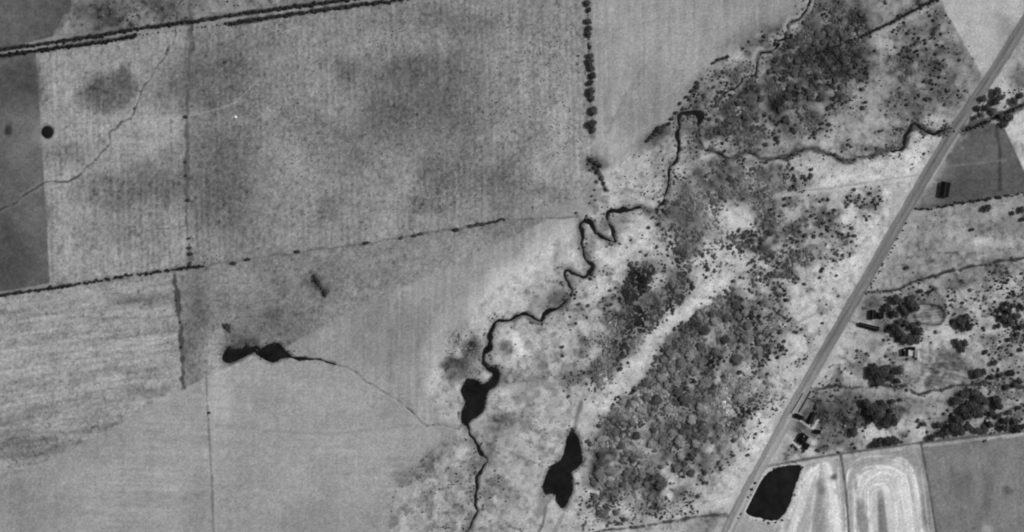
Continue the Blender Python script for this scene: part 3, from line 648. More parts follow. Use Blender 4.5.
# ------------------------------------------------------------------ foliage prototypes
def crown_arrays(seed, leaves, lobes=6, flat=.75, leaf=.2, spread=.55, core=1.0):
    """unit crown (radius about 1, base near z=0): many bent leaf-clump faces over several lobes"""
    g = np.random.default_rng(seed)
    lc = []; 
    for k in range(lobes):
        a = g.uniform(0, 6.283); r = spread * math.sqrt(g.random()); lc.append((r * math.cos(a), r * math.sin(a), g.uniform(.45, .95) * flat, g.uniform(.34, .58)))
    lc[0] = (0, 0, .8 * flat, .62)
    lc = np.array(lc); pick = g.integers(0, lobes, leaves); c = lc[pick]
    d = g.normal(size=(leaves, 3)); d[:, 2] = np.abs(d[:, 2]) * 1.1 - .25; d /= np.linalg.norm(d, axis=1)[:, None]
    pos = c[:, :3] + d * (c[:, 3] * g.uniform(.55, 1.12, leaves))[:, None] * np.array([1, 1, flat])
    nrm = d + np.array([0, 0, .35]) + g.normal(size=(leaves, 3)) * .4; nrm /= np.linalg.norm(nrm, axis=1)[:, None]
    u = np.cross(nrm, g.normal(size=(leaves, 3))); u /= np.linalg.norm(u, axis=1)[:, None]; v = np.cross(nrm, u)
    s = (leaf * g.uniform(.6, 1.3, leaves))[:, None]
    P = np.stack([pos - u * s, pos - v * s * .7 + nrm * s * .2, pos + u * s, pos + v * s * .7 + nrm * s * .2], 1).reshape(-1, 3)
    Fq = np.arange(leaves * 4).reshape(-1, 4)
    seg = 8; th = np.arange(seg) * 6.283 / seg; dome = []
    for rr, hh in ((.60, .02), (.66, .42), (.46, .78), (.12, .95)):
        for a in th:
            k = core * g.uniform(.7, 1.25); dome.append((rr * k * math.cos(a), rr * k * math.sin(a), hh * flat * (.4 + .6 * core) * g.uniform(.88, 1.1)))
    dq = [(i * seg + k, i * seg + (k + 1) % seg, (i + 1) * seg + (k + 1) % seg, (i + 1) * seg + k) for i in range(3) for k in range(seg)] + [(24, 26, 28, 30)]
    lobe_tone = g.uniform(.85, 1.18, lobes)
    sh = np.repeat(lobe_tone[pick] * g.uniform(.8, 1.22, leaves), 4)
    Fq = np.concatenate([Fq, np.array(dq) + len(P)]); P = np.concatenate([P, np.array(dome)]); sh = np.concatenate([sh, g.uniform(.8, 1.1, len(dome))])
    P[:, 2] = np.maximum(P[:, 2], .03)
    return P, Fq, sh
def crown_mesh(name, arr, mat):
    P, Fq, sh = arr; me = fast_mesh(name, P, Fq); set_shade(me, sh); me.materials.append(mat); return me
def tube(path, radii, seg=6):
    vs, fs = [], []
    for (x, y, z), r in zip(path, radii):
        vs += [(x + r * math.cos(6.283 * k / seg), y + r * math.sin(6.283 * k / seg), z) for k in range(seg)]
    for i in range(len(path) - 1):
        fs += [(i * seg + k, i * seg + (k + 1) % seg, (i + 1) * seg + (k + 1) % seg, (i + 1) * seg + k) for k in range(seg)]
    return vs, fs
def trunk_mesh(seed, h):
    g = random.Random(seed); V, Fc = [], []
    def add(path, radii):
        v, f = tube(path, radii); o = len(V); V.extend(v); Fc.extend([tuple(i + o for i in q) for q in f])
    add([(0, 0, -.08), (.02, .01, h * .5), (.03, .02, h), (.02, .05, h + .35)], [.085, .06, .05, .025])
    for k in range(4):
        a = g.uniform(0, 6.283); r = g.uniform(.35, .6)
        add([(.02, .01, h * .75), (r * .5 * math.cos(a), r * .5 * math.sin(a), h + .2), (r * math.cos(a), r * math.sin(a), h + .5)], [.04, .028, .012])
    me = bpy.data.meshes.new("trunk"); me.from_pydata(V, [], Fc); me.update(); me.materials.append(M_BARK); return me
TREE = {}
for kind, mat, leaves, leaf, flat in (('dark', M_DARKLEAF, 900, .12, .8), ('pale', M_PALELEAF, 1000, .105, .62), ('mid', M_MIDLEAF, 900, .115, .75)):
    TREE[kind] = []
    for v in range(4):
        arr = crown_arrays(100 + v * 7 + len(kind), leaves, 11, flat, leaf, .66, .72)
        th = .45
        arr[0][:, 2] += th
        TREE[kind].append((crown_mesh("crown", arr, mat), trunk_mesh(v, th + .1)))
BUSH = {}
for kind, mat in (('dark', M_DARKLEAF), ('mid', M_MIDLEAF)):
    BUSH[kind] = [crown_mesh("bush", crown_arrays(300 + v, 84, 5, .8, .24, .52), mat) for v in range(5)]
BUSH_ARR = [crown_arrays(400 + v, 38, 5, .75, .25, .58) for v in range(7)]
TUFT_ARR = [crown_arrays(450 + v, 9, 2, .5, .5, .3) for v in range(5)]

ORD = "nearest,second nearest,third nearest,fourth nearest,fifth nearest,sixth nearest,seventh nearest,eighth nearest,ninth nearest,tenth nearest".split(",")
tree_seq = 0
def tree(px_, py_, r, kind, label, group, name="tree", stretch=1.0, ang=None, hgt=1.0):
    global tree_seq
    cm, tm = TREE[kind][tree_seq % 4]; tree_seq += 1
    x, y = wp((px_, py_)); z = float(ground_z(px_, py_))
    root = empty(name, (x, y, z), random.uniform(0, 6.28) if ang is None else ang)
    r *= 1.18
    root.scale = (r * stretch, r / math.sqrt(stretch), r * random.uniform(.9, 1.15) * hgt)
    for nm, me in (("crown", cm), ("trunk", tm)):
        c = bpy.data.objects.new(nm, me); col.objects.link(c); c.parent = root
    tag(root, label, "tree", group); return root
bush_seq = 0
def bush(px_, py_, r, kind, label, group, name="bush", stretch=1.0, ang=None):
    global bush_seq
    me = BUSH[kind][bush_seq % 5]; bush_seq += 1
    x, y = wp((px_, py_))
    o = bpy.data.objects.new(name, me); col.objects.link(o)
    o.location = (x, y, float(ground_z(px_, py_)) - .05); o.rotation_euler = (0, 0, random.uniform(0, 6.28) if ang is None else ang)
    o.scale = (r * stretch, r, r * random.uniform(.8, 1.1))
    tag(o, label, "bush", group); return o

def scatter_mesh(name, items, arrs, mat, label, cat, seed=5):
    """one mesh out of many small plants: items = (px, py, radius, height factor, tone)"""
    g = np.random.default_rng(seed); V, Q, S = [], [], []; off = 0
    it = np.array(items); var = g.integers(0, len(arrs), len(it)); rot = g.uniform(0, 6.283, len(it)); zz = ground_z(it[:, 0], it[:, 1])
    for v, (P, Fq, sh) in enumerate(arrs):
        sel = it[var == v]; m = len(sel)
        if not m: continue
        ca, sa = np.cos(rot[var == v])[:, None], np.sin(rot[var == v])[:, None]
        r = sel[:, 2:3]
        x = (P[None, :, 0] * ca - P[None, :, 1] * sa) * r + (sel[:, 0:1] - W / 2); y = (P[None, :, 0] * sa + P[None, :, 1] * ca) * r + (H / 2 - sel[:, 1:2])
        z = P[None, :, 2] * r * sel[:, 3:4] + zz[var == v][:, None] - .05
        V.append(np.stack([x, y, z], -1).reshape(-1, 3)); S.append((sh[None, :] * sel[:, 4:5]).ravel())
        q = Fq[None] + (np.arange(m) * len(P))[:, None, None]; Q.append(q.reshape(-1, 4) + off); off += m * len(P)
    me = fast_mesh(name, np.concatenate(V), np.concatenate(Q)); set_shade(me, np.concatenate(S)); me.materials.append(mat)
    o = bpy.data.objects.new(name, me); col.objects.link(o); return tag(o, label, cat, kind='stuff')

def is_wet(x, y):
    i = int(round(x + MG)); j = int(round(y + MG))
    return water_mask[max(j-1,0):j+2, max(i-1,0):i+2].any()
ROAD_ARR = ROAD
def road_d(x, y): return float(seg_dist(np.array([x]), np.array([y]), ROAD_ARR)[0][0])

# ------------------------------------------------------------------ buildings
def box(V, Fc, x0, x1, y0, y1, z0, z1):
    o = len(V); V += [(x, y, z) for z in (z0, z1) for x, y in ((x0, y0), (x1, y0), (x1, y1), (x0, y1))]
    Fc += [(o, o+3, o+2, o+1), (o+4, o+5, o+6, o+7), (o, o+1, o+5, o+4), (o+1, o+2, o+6, o+5), (o+2, o+3, o+7, o+6), (o+3, o, o+4, o+7)]
def boxes(name, mat, parent, *bs):
    V, Fc = [], []
    for b_ in bs: box(V, Fc, *b_)
    return link_mesh(name, V, Fc, mat, parent)
def building(px_, py_, L, Wd, ang, hw, roof_h, roof_mat, wall_mat, label, name="house", hip=0.0, cat="house", chimney=False, mono=False):
    """ridge runs along local x; ang in degrees, anticlockwise in the picture"""
    root = empty(name, (*wp((px_, py_)), float(ground_z(px_, py_))), R(ang)); tag(root, label, cat)
    l, w = L / 2, Wd / 2; e = .45
    V = [(-l, -w, -.2), (l, -w, -.2), (l, w, -.2), (-l, w, -.2), (-l, -w, hw), (l, -w, hw), (l, w, hw), (-l, w, hw)]
    Fc = [(0, 1, 5, 4), (1, 2, 6, 5), (2, 3, 7, 6), (3, 0, 4, 7)]
    if mono:
        V += [(-l, w, hw + roof_h), (l, w, hw + roof_h)]
        Fc += [(7, 6, 9, 8), (6, 5, 9), (4, 7, 8)]
    elif hip == 0:
        V += [(-l, 0, hw + roof_h), (l, 0, hw + roof_h)]; Fc += [(5, 6, 9), (7, 4, 8)]
    link_mesh("wall", V, Fc, wall_mat, root)
    le, we = l + e, w + e; dz = roof_h * e / w; t = .12
    def slab(pts):
        n = len(pts); vs = list(pts) + [(a, b_, c - t) for a, b_, c in pts]
        fs = [tuple(range(n)), tuple(range(2 * n - 1, n - 1, -1))] + [(i, i + n, (i + 1) % n + n, (i + 1) % n) for i in range(n)]
        return vs, fs
    z0, z1 = hw - dz + t + .02, hw + roof_h + t + .02; h = hip * Wd / 2
    rid = (-le + (h if hip else 0), le - (h if hip else 0))
    if mono:
        sl = [[(-le, -we, hw - roof_h * e / Wd + t + .02), (le, -we, hw - roof_h * e / Wd + t + .02), (le, we, z1 + roof_h * e / Wd), (-le, we, z1 + roof_h * e / Wd)]]
    else:
        sl = [[(-le, -we, z0), (le, -we, z0), (rid[1], -.01, z1), (rid[0], -.01, z1)], [(le, we, z0), (-le, we, z0), (rid[0], .01, z1), (rid[1], .01, z1)]]
        if hip: sl += [[(le, -we, z0 - .004), (le, we, z0 - .004), (rid[1], 0, z1 - .004)], [(-le, we, z0 - .004), (-le, -we, z0 - .004), (rid[0], 0, z1 - .004)]]
    first = None
    for p in sl:
        vs, fs = slab(p); ro = link_mesh("roof_slope", vs, fs, roof_mat, root); first = first or ro
    if not mono: boxes("ridge_cap", M_ROOF_MID, root, (rid[0], rid[1], -.14, .14, z1 - .08, z1 + .06))
    d_ = boxes("door", M_DOOR, root, (-.5, .5, -w - .04, -w + .06, -.1, min(2.05, hw - .15))); boxes("handle", M_WIRE, d_, (.32, .42, -w - .09, -w - .04, .95, 1.05))
    for sx in (-.28, .28):
        for sy in (-1, 1):
            yy = sorted((sy * (w - .06), sy * (w + .04))); f = boxes("window", M_WALL, root, (sx * L - .6, sx * L + .6, yy[0], yy[1], hw * .4, hw * .4 + 1.0))
            yg = sorted((sy * (w + .02), sy * (w + .055))); boxes("pane", M_GLASS, f, (sx * L - .5, sx * L + .5, yg[0], yg[1], hw * .4 + .1, hw * .4 + .9))
    if chimney: boxes("chimney", M_STONE, root, (l * .5, l * .5 + .8, .3, 1.1, hw, z1 + .8))
    return root
building(944, 189.5, 14.2, 9.0, 80, 3.2, 1.8, M_ROOF_DARK, M_WALL, "large dark-roofed shed in the dark plot right of the road", "shed", cat="shed")
building(904, 352, 6.2, 5.2, 90, 2.8, 1.4, M_ROOF_DARK, M_WALL, "small farm house with shadow-black roof beside the bright roofed outbuilding", "farmhouse", chimney=True)  # near-black roof colour takes in the shadow left of the bright roof
building(911, 348.6, 6.4, 3.2, 0, 2.5, .7, M_ROOF_DARK, M_WALL, "narrow dark lean-to between the farm house and the bright roof", "lean_to", cat="shed", mono=True)
building(910, 352.8, 5, 3.4, 90, 2.3, .5, M_ROOF_PALE, M_WALL, "small pale-roofed outbuilding below the dark lean-to", "outbuilding", cat="outbuilding", mono=True)
building(916.5, 354, 6.2, 3.6, 88, 2.6, .8, M_ROOF_PALE, M_WALL, "bright white-roofed outbuilding at the right end of the farmyard", "outbuilding", cat="outbuilding")
building(938.4, 331.5, 3.8, 3.2, 0, 2.6, .9, M_ROOF_PALE, M_WALL, "tiny white hut alone right of the farmyard trees", "hut", cat="hut")
building(872, 314.5, 8.5, 5.6, 86, 2.8, 1.3, M_ROOF_DARK, M_STONE, "left one of two black-roofed sheds below the upper farm track", "shed", cat="shed")
building(879.5, 315.5, 7, 5.2, -8, 2.6, 1.2, M_ROOF_DARK, M_STONE, "right one of two black-roofed sheds below the upper farm track", "shed", cat="shed", hip=1.0)
building(868.5, 326.6, 20, 3.6, -14, 2.4, .9, M_ROOF_DARK, M_STONE, "long narrow dark shed slanting beside the farm entrance", "long_shed", cat="shed")
building(802, 438.5, 9.5, 8.0, 55, 3.0, 1.9, M_ROOF_DARK, M_WALL, "square black-roofed house near the road in the lower farmyard", "house", hip=.9, chimney=True)
building(806.2, 446.2, 6, 3.6, 62, 2.4, .8, M_ROOF_DARK, M_WALL, "narrow dark annex below the black-roofed house", "annex", cat="shed", mono=True)
building(798.5, 416.5, 8.5, 3.6, -22, 2.3, .8, M_ROOF_DARK, M_STONE, "low dark shed at the roadside corner of the kraal", "shed", cat="shed", mono=True)
building(811.5, 417.5, 11.5, 3.4, 62, 2.3, .8, M_ROOF_DARK, M_STONE, "dark slanting byre on the inner side of the kraal", "byre", cat="shed")
building(817, 431.5, 6, 3.2, -12, 2.3, .6, M_ROOF_DARK, M_STONE, "small dark shed at the end of the pale kraal lane", "shed", cat="shed", mono=True)
# stone kraal wall and rubble
def wall_line(pts, h, t, mat, label, name="stone_wall"):
    g = random.Random(hash(label) % 999 if False else len(label)); V, Fc = [], []
    root = empty(name, (*wp(pts[0]), 0)); ox, oy = wp(pts[0]); tag(root, label, "wall")
    for a, b_ in zip(pts[:-1], pts[1:]):
        (ax, ay), (bx, by) = wp(a), wp(b_); L = math.hypot(bx - ax, by - ay); n = max(1, int(L / 1.2)); ux, uy = (bx - ax) / L, (by - ay) / L
        for i in range(n):
            s0, s1 = i * L / n, (i + 1) * L / n - .03; hh = h * g.uniform(.8, 1.15); tt = t * g.uniform(.85, 1.15)
            q = [(ax + ux * s - uy * o - ox, ay + uy * s + ux * o - oy) for s, o in ((s0, -tt), (s1, -tt), (s1, tt), (s0, tt))]
            o = len(V); V += [(x, y, -.2) for x, y in q] + [(x, y, hh) for x, y in q]
            Fc += [(o+4, o+5, o+6, o+7), (o, o+1, o+5, o+4), (o+1, o+2, o+6, o+5), (o+2, o+3, o+7, o+6), (o+3, o, o+4, o+7)]
    link_mesh("stonework", V, Fc, mat, root); return root
M_DKSTONE = plain_material("dark_stone", 0.07, var=.3, scale=2)
wall_line([(811,391),(805,402),(799,412)], 1.5, .4, M_DKSTONE, "dark stone kraal wall running parallel to the road")
wall_line([(803,393),(796,405),(791,413)], 1.2, .35, M_DKSTONE, "lower broken kraal wall nearest the road")
wall_line([(809,398),(817,402),(815,409)], 1.3, .35, M_DKSTONE, "short cross wall of the kraal")
tank_root = empty("water_trough", (*wp((236,117)), float(ground_z(236,117)))); tag(tank_root, "tiny white round water trough alone in the large pasture", "trough")
v, f = tube([(0, 0, -.1), (0, 0, .75), (0, 0, .78)], [1.25, 1.25, 1.05], 20); link_mesh("basin", v, f + [tuple(range(40, 60))], plain_material("white_concrete", .85, var=.04), tank_root)
# culvert under the road
for p, a, lab in (((949.5,125.5), 35, "concrete culvert headwall on the left side of the road"), ((961,131.5), 35, "concrete culvert headwall on the right side of the road")):
    r_ = empty("culvert_headwall", (*wp(p), 0), R(a + 22)); tag(r_, lab, "culvert")
    boxes("parapet", M_STONE, r_, (-.3, .3, -2.6, 2.6, -1.6, .35)); boxes("pipe_mouth", M_DOOR, r_, (-.34, .34, -.8, .8, -1.4, -.2))

# ------------------------------------------------------------------ fences
def fence(pts, label):
    root = empty("wire_fence", (*wp(pts[0]), 0)); ox, oy = wp(pts[0]); tag(root, label, "fence")
    V, Fc, WV, WF = [], [], [], []
    for a, b_ in zip(pts[:-1], pts[1:]):
        (ax, ay), (bx, by) = wp(a), wp(b_); L = math.hypot(bx - ax, by - ay); n = max(1, int(L / 5))
        for i in range(n):
            t = i / n; qx, qy = a[0] + (b_[0] - a[0]) * t, a[1] + (b_[1] - a[1]) * t; x, y = wp((qx, qy)); z = float(ground_z(qx, qy))
            box(V, Fc, x - ox - .07, x - ox + .07, y - oy - .07, y - oy + .07, z - .3, z + 1.3)
        ux, uy = (bx - ax) / L, (by - ay) / L
        for zz in (.5, .85, 1.2):
            o = len(WV); WV += [(ax - ox - uy * s, ay - oy + ux * s, zz) for s in (-.015, .015)] + [(bx - ox - uy * s, by - oy + ux * s, zz) for s in (.015, -.015)]; WF.append((o+1, o, o+3, o+2))
    tag(link_mesh("fence_post", V, Fc, M_WOOD, root), kind='stuff'); link_mesh("wire", WV, WF, M_WIRE, root)
fence(FENCE_V1, "wire fence down the dark line right of the old cropland")
fence(FENCE_H2, "wire fence along the dotted bushes between pasture and paddock")
fence(FENCE_V2, "wire fence down the dark line right of the streaked stubble field")
fence(FENCE_V3, "wire fence down the thin line through the smooth bottom left field")
fence(FENCE_SE, "wire fence along the top of the bottom right fields")
fence(FENCE_SE2, "wire fence between the two mown fields")
fence(FENCE_SE3, "wire fence between the bright mown field and the plain grass field")

# ------------------------------------------------------------------ hedges
def hedge(pts, r0, r1, step, label, gaps=0.0, seed=1, tone=1.0, mat=None):
    g = np.random.default_rng(seed); items = []
    for a, b_ in zip(pts[:-1], pts[1:]):
        L = math.hypot(b_[0] - a[0], b_[1] - a[1]); n = max(1, int(L / step))
        for i in range(n):
            t = (i + g.random() * .6) / n
            if g.random() < gaps: continue
            items.append((a[0] + (b_[0] - a[0]) * t + g.normal() * .5, a[1] + (b_[1] - a[1]) * t + g.normal() * .55, g.uniform(r0, r1), g.uniform(.9, 1.2), tone * g.uniform(.7, 1.2)))
    o = scatter_mesh("hedge", items, BUSH_ARR, mat or M_DARKLEAF, label, "hedge", seed); del o["kind"]; return o
UP = [(-12,52),(0,50),(50,43),(98,36),(140,28.5),(178,23.5),(192,21.5)]
hedge(UP, 1.3, 2.9, 1.3, "long dark hedge, upper of the two across the top left", 0, 1, .6)
hedge([(-12,58.5),(0,56),(48,49),(96,43.5),(136,36)], 1.3, 2.9, 1.3, "dark hedge, lower of the two across the top left", 0, 2, .6)
hedge([(194,21.5),(224,17),(236,14.8),(270,10.2),(302,5.8),(343,0.5),(370,-4)], 1.2, 2.9, 1.5, "rough dark hedge running on to the top edge, upper row", .1, 21, .6)
hedge([(226,24),(240,22),(278,16.2),(323,9.8),(378,2.6),(402,-1),(430,-6)], 1.3, 3.0, 1.5, "rough dark hedge running on to the top edge, lower row", .1, 22, .6)
hedge([(138,35.6),(170,31.5),(200,28),(224,25)], .7, 1.5, 4.5, "thin gappy stretch of low bushes in the lower hedge row", .3, 23, .8)
hedge(FENCE_H1, 1.2, 2.9, 1.9, "uneven dark hedge above the streaked stubble field", .12, 3, .85)
hedge([(914,208),(925,209.5),(935,208),(960,203),(1000,197),(1040,191)], .8, 2.4, 1.7, "dark bushy hedge below the dark plot right of the road", .2, 4, 1.35)
hedge([(486,223.5),(497,221),(506,219)], 1.3, 1.8, 1.2, "short thick dark hedge at the right end of the dotted fence line", 0, 5, .7)
hedge([(863,36),(880,28),(900,18),(932,1),(946,-8)], 1.2, 1.9, 1.1, "straight thin dark hedge slanting to the top edge at the right", 0, 6, .6)
hedge([(816,54),(835,47),(863,36)], 1.4, 2.6, 1.4, "thicker dark hedge along the wood at the top right", .1, 7, .7)
def side(pts, off):
    p = np.array(pts, float); t = np.gradient(p, axis=0); t /= np.linalg.norm(t, axis=1)[:, None]; return [tuple(q) for q in p + np.stack([-t[:, 1], t[:, 0]], 1) * off]
RS = [q for q in ROAD if 215 < q[1] < 300]
hedge(side(RS, -7.2), .8, 1.6, 2.0, "ragged dark hedge along the right edge of the road", .35, 8, .8)
hedge([(963,131),(975,127),(988,122),(1004,114.5),(1024,105),(1040,95)], 1.2, 2.0, 1.6, "dark hedge along the creek right of the road crossing", .05, 9, .75)

# ------------------------------------------------------------------ trees and bushes placed one by one
for i, (x, y, r, s) in enumerate([(588,3,4,1),(588.5,10,3,1.1),(589,22,3.4,1.2),(589,29,3.2,1.3),(588.5,34,3,1.2),(589,47,2.2,1.2),(591,56,3.6,1.2),(590.5,62,4,1.3),(591.5,68,4.2,1.5),(592,76,4,1.2),(590.5,83,3.4,1.2),(591.5,92,4.4,1.15),(591.5,98,3.6,1.1),(593,111,4.6,1.1),(593,124,4.6,1.0),(592.5,130,3.8,1.0)]):
    words = "first,second,third,fourth,fifth,sixth,seventh,eighth,ninth,tenth,eleventh,twelfth,thirteenth,fourteenth,fifteenth,sixteenth".split(",")
    tree(x + random.uniform(-.9, .9), y, r * random.uniform(.75, .98), 'dark', f"{words[i]} dark tree from the top in the vertical tree row", "trees of the vertical row", "row_tree", 1 + (s - 1) * .5, R(random.uniform(-20, 40)), .75)
for x, y, r, lab in [(578.5,56,1.5,"lone small bush just left of the tree row, upper one"),(578,64,1.1,"lone small bush just left of the tree row, lower one")]: bush(x, y, r, 'dark', lab, None)
for i, (x, y, r, s) in enumerate([(186,117,2.6,1.1),(185.5,162,2,1.1),(186,176,2.2,1.3),(188,200,2.4,1.2),(188.5,238.5,1.7,1.8),(189.5,248,2.0,1.9),(190.5,254,2.6,1.6),(190,264,2.4,1.4)]):
    bush(x, y, r, 'dark', f"{words[i]} dark bush from the top on the fence right of the old cropland", "bushes of the left fence", stretch=s, ang=R(12))
i = 0
for x, y, r, s in [(233,263,2,1.7),(247,259.5,1.9,1.8),(297,252,1.9,1.8),(366,243,1.9,2.0),(401,238.5,1.6,1.7),(414,235.5,1.8,1.7),(420,234,1.9,1.8),(456,230,2.0,1.9),(471,226,2,2.0),(477,225,2,1.8),(482,224,2,1.7)]:
    bush(x, y, r * 1.3, 'dark', f"{words[i]} dark bush from the left along the dotted fence line", "bushes of the dotted fence", stretch=s, ang=R(10)); i += 1
for x, y in [(180,322),(181.5,347),(177,300)]: bush(x, y, 1.9, 'dark', None, None)["label"] = {322: "upper dark bush", 347: "lowest dark bush", 300: "topmost dark bush"}[y] + " on the fence right of the stubble field"
bush(209,413,1.7,'dark',"lone dark bush on the thin fence line in the smooth field",None,stretch=1.6,ang=0)
i = 0
for q, (x, y, r) in enumerate([(755,483,1.8),(752,489.5,2.0),(748,497,1.4),(764,520.5,1.6),(769,523,1.8),(776,522.5,1.5),(782,520,1.6),(741,514,1.3),(738,518,1.1),(803,467,1.4)]):
    bush(x, y, r, 'dark', f"{words[q]} small dark bush along the rim of the large roadside dam", "bushes on the dam rim")
for x, y, r in [(314,276,1.6),(316,279,2.0),(318,282,2.0),(320,285,1.6),(322,289,1.6),(325,291,1.9),(325,295,1.7),(327,293,1.3),(313,281,1.2)]: bush(x, y, r * 1.55, 'dark', "dark bush in the small lone clump above the twin dams", "bushes of the lone clump")
for x, y, r in [(224,325,1.2),(226,327,1.5),(229,330,1.5),(230,332,1.0)]: bush(x, y, r * 1.4, 'dark', "dark bush in the tiny clump just above the left twin dam", "bushes above the left dam")
hedge([(588,-8),(588.5,30),(589.5,60),(591,95),(593,134)], .6, 1.5, 2.2, "thin ragged undergrowth between the trees of the vertical row", .25, 31, 1.0)
# thicket where tree row, track and creek meet
JX = [(592,160,2.6),(596,163,2.6),(600,166,2.4),(594,168,2.2),(598,172,2.4),(601,178,2.2),(604,184,1.9),(597,182,1.8),(591,170,1.6),(606,189,1.6),(588,164,1.4),(595,190,1.3),(592,196,1.4),(596,200,1.3),(590,203,1.2),(586,218,1.6),(576,213,1.5)]
for x, y, r in JX: bush(x, y, r * 1.3, 'dark' if r > 1.9 else 'mid', "dark bush in the small thicket at the foot of the tree row", "bushes at the foot of the tree row")
# farmyard trees
LM = {"the oval plot": (929,314), "the two black-roofed farm sheds": (875,315), "the farm house": (905,352), "the striated plot": (945,372), "the square black-roofed house": (803,440), "the lower field corner": (921,443), "the middle of the clump at the right edge": (1012,320), "the end of the lower ditch": (1020,388), "the tiny white hut": (938,331), "the dark-roofed shed": (944,190)}
HT = [(894,299,4.2),(899,301,3.6),(887,309,3.8),(894,314,3.8),(903,308,3.4),(908,303,4.6),(913,308,4.6),(911,298,3.2),(906,313,2.8),(893,327,4.2),(898,333,4.2),(903,337,4),(908,339,4.4),(914,340,4),(918,331,4),(912,326,3.4),(905,323,3.2),(899,322,2.6),(918,324,2.4),(887,306,2.4),(920,291,2.2),(929,292,1.8),
 (872,370,5.2),(878,373,5.4),(884,371,4.4),(887,368,3.4),(880,379,5),(876,381,4.2),(890,377,3.4),(899,370,3.6),(893,371,2.6),(874,366,3),(896,381,2.6),(870,375,3.2),
 (866,402,4.4),(872,408,5.4),(878,412,5.4),(868,412,4),(874,417,4.6),(882,407,4.2),(888,418,4.4),(894,421,4.4),(884,424,4.4),(866,407,3),(890,411,2.4),(880,402,3),(892,401,2.6),(900,400,1.8),(853,432,4),
 (1006,304,3),(960,322,5),(967,326,4.2),(965,318,4),(958,345,3),(964,343,3.4),(955,341,2.4),(962,349,3)]
HT += [(875,444,3),(880,441.5,4.2),(886,440.5,4.6),(892,440.5,4.2),(871,445,2.4),(897,440,3)]
g = np.random.default_rng(44)
HT += [(964,395,4.6),(972,392,4.6),(978,398,4.6),(970,405,4.8),(962,408,4.4),(975,411,5),(984,402,3.6),(966,416,4.6),(958,420,4.8),(953,426,5),(955,400,4.2),(960,430,4.4),(968,428,3.6),(976,373,4.2),(983,372,3.4),(994,363,3),(995,400,4.2),(997,406,4.2),(980,415,3),(992,414,2.8),(997,416,2.6),(1004,420,3),(1015,421,3.2),(989,424,3.2),(984,430,3.6),(977,431,3.6),(1003,428,3.4),(1016,429,3.6),(1022,426,3),(1010,372,3.2),(1018,381,2.6),(1014,384,2.6),(1000,375,2.6),(992,377,2.4),(1005,388,2.4),(1008,412,2.6),(1018,408,2.4),(947,431,3.6),(940,434,3),(931,437,3.4),(938,425,3.2),(923,424,2.6)]
HT += [(1003,318,3.6),(1010,322,4),(1016,316,3.6),(1008,311,3.2),(1020,326,3.2),(998,326,2.6),(1013,305,2.4),(1021,308,2.8),(1002,308,2.2),(1017,334,2.4),(1008,340,2),(985,352,2),(1020,350,2.2)]
HT += [(987,208.5,3.4),(1021,210,3),(1022,219,2.2),(1012,213,2),(972,230,1.9),(907,268,2)]
cnt = {}
order = []
for x, y, r in HT:
    lm = min(LM, key=lambda k: math.hypot(LM[k][0] - x, LM[k][1] - y)); order.append((lm, math.hypot(LM[lm][0] - x, LM[lm][1] - y), x, y, r))
order.sort(); seen = {}
ORDW = ["nearest", "second nearest", "third nearest", "fourth nearest", "fifth nearest", "sixth nearest", "seventh nearest", "eighth nearest", "ninth nearest", "tenth nearest", "eleventh nearest", "twelfth nearest", "thirteenth nearest", "fourteenth nearest", "fifteenth nearest"]
for lm, d_, x, y, r in order:
    n_ = seen.get(lm, 0); seen[lm] = n_ + 1
    lab = f"round dark tree, {ORDW[n_]} to {lm}" if n_ < 15 else f"round dark tree farther out from {lm}"
    tree(x, y, r * 1.06, 'dark', lab, "round dark trees around the farm" if n_ >= 15 else "dark farm trees", "broadleaf_tree", 1.0, None, .85)
# trees at the road crossing on the right
for q, (x, y, r) in enumerate([(983,99,4),(997,92,5.2),(995,101,4.6),(1002,97,3),(978,108,3.2),(986,108,3.6),(993,112,4),(1001,116,3.4),(1008,119,4.6),(1004,124,3.6),(1013,101,4),(1020,96,3.4),(981,115,3),(974,118,2.6)]):
    tree(x, y, r * .9, 'dark' if q % 3 else 'mid', f"{words[q]} tree in the clump where creek meets the road's right side", "trees at the creek crossing", "broadleaf_tree", 1, None, .85)
# north edge thicket of the creek loop
for x, y, r in [(651,137,2.2),(655,134,2.8),(660,131,3.4),(659,128,2.4),(664,127,2.2),(668,124,2),(647,141,1.8),(672,119,1.8),(676,113,1.8),(680,104,1.7),(686,97,1.7),(692,91,2.2),(697,87,2.2),(683,109,1.6),(689,100,1.5),(696,82,1.5)]:
    bush(x, y, r * 1.35, 'dark', "dark bush in the slanting line above the creek loop", "bushes above the creek loop", stretch=1.3, ang=R(35))
for q, (x, y) in enumerate([(713,63),(718,60),(723,58.5),(727,57.5)]): bush(x, y, 2.2, 'dark', f"{words[q]} bush of the short dark streak in the pale pasture corner", "bushes of the short streak", stretch=1.7, ang=R(25))

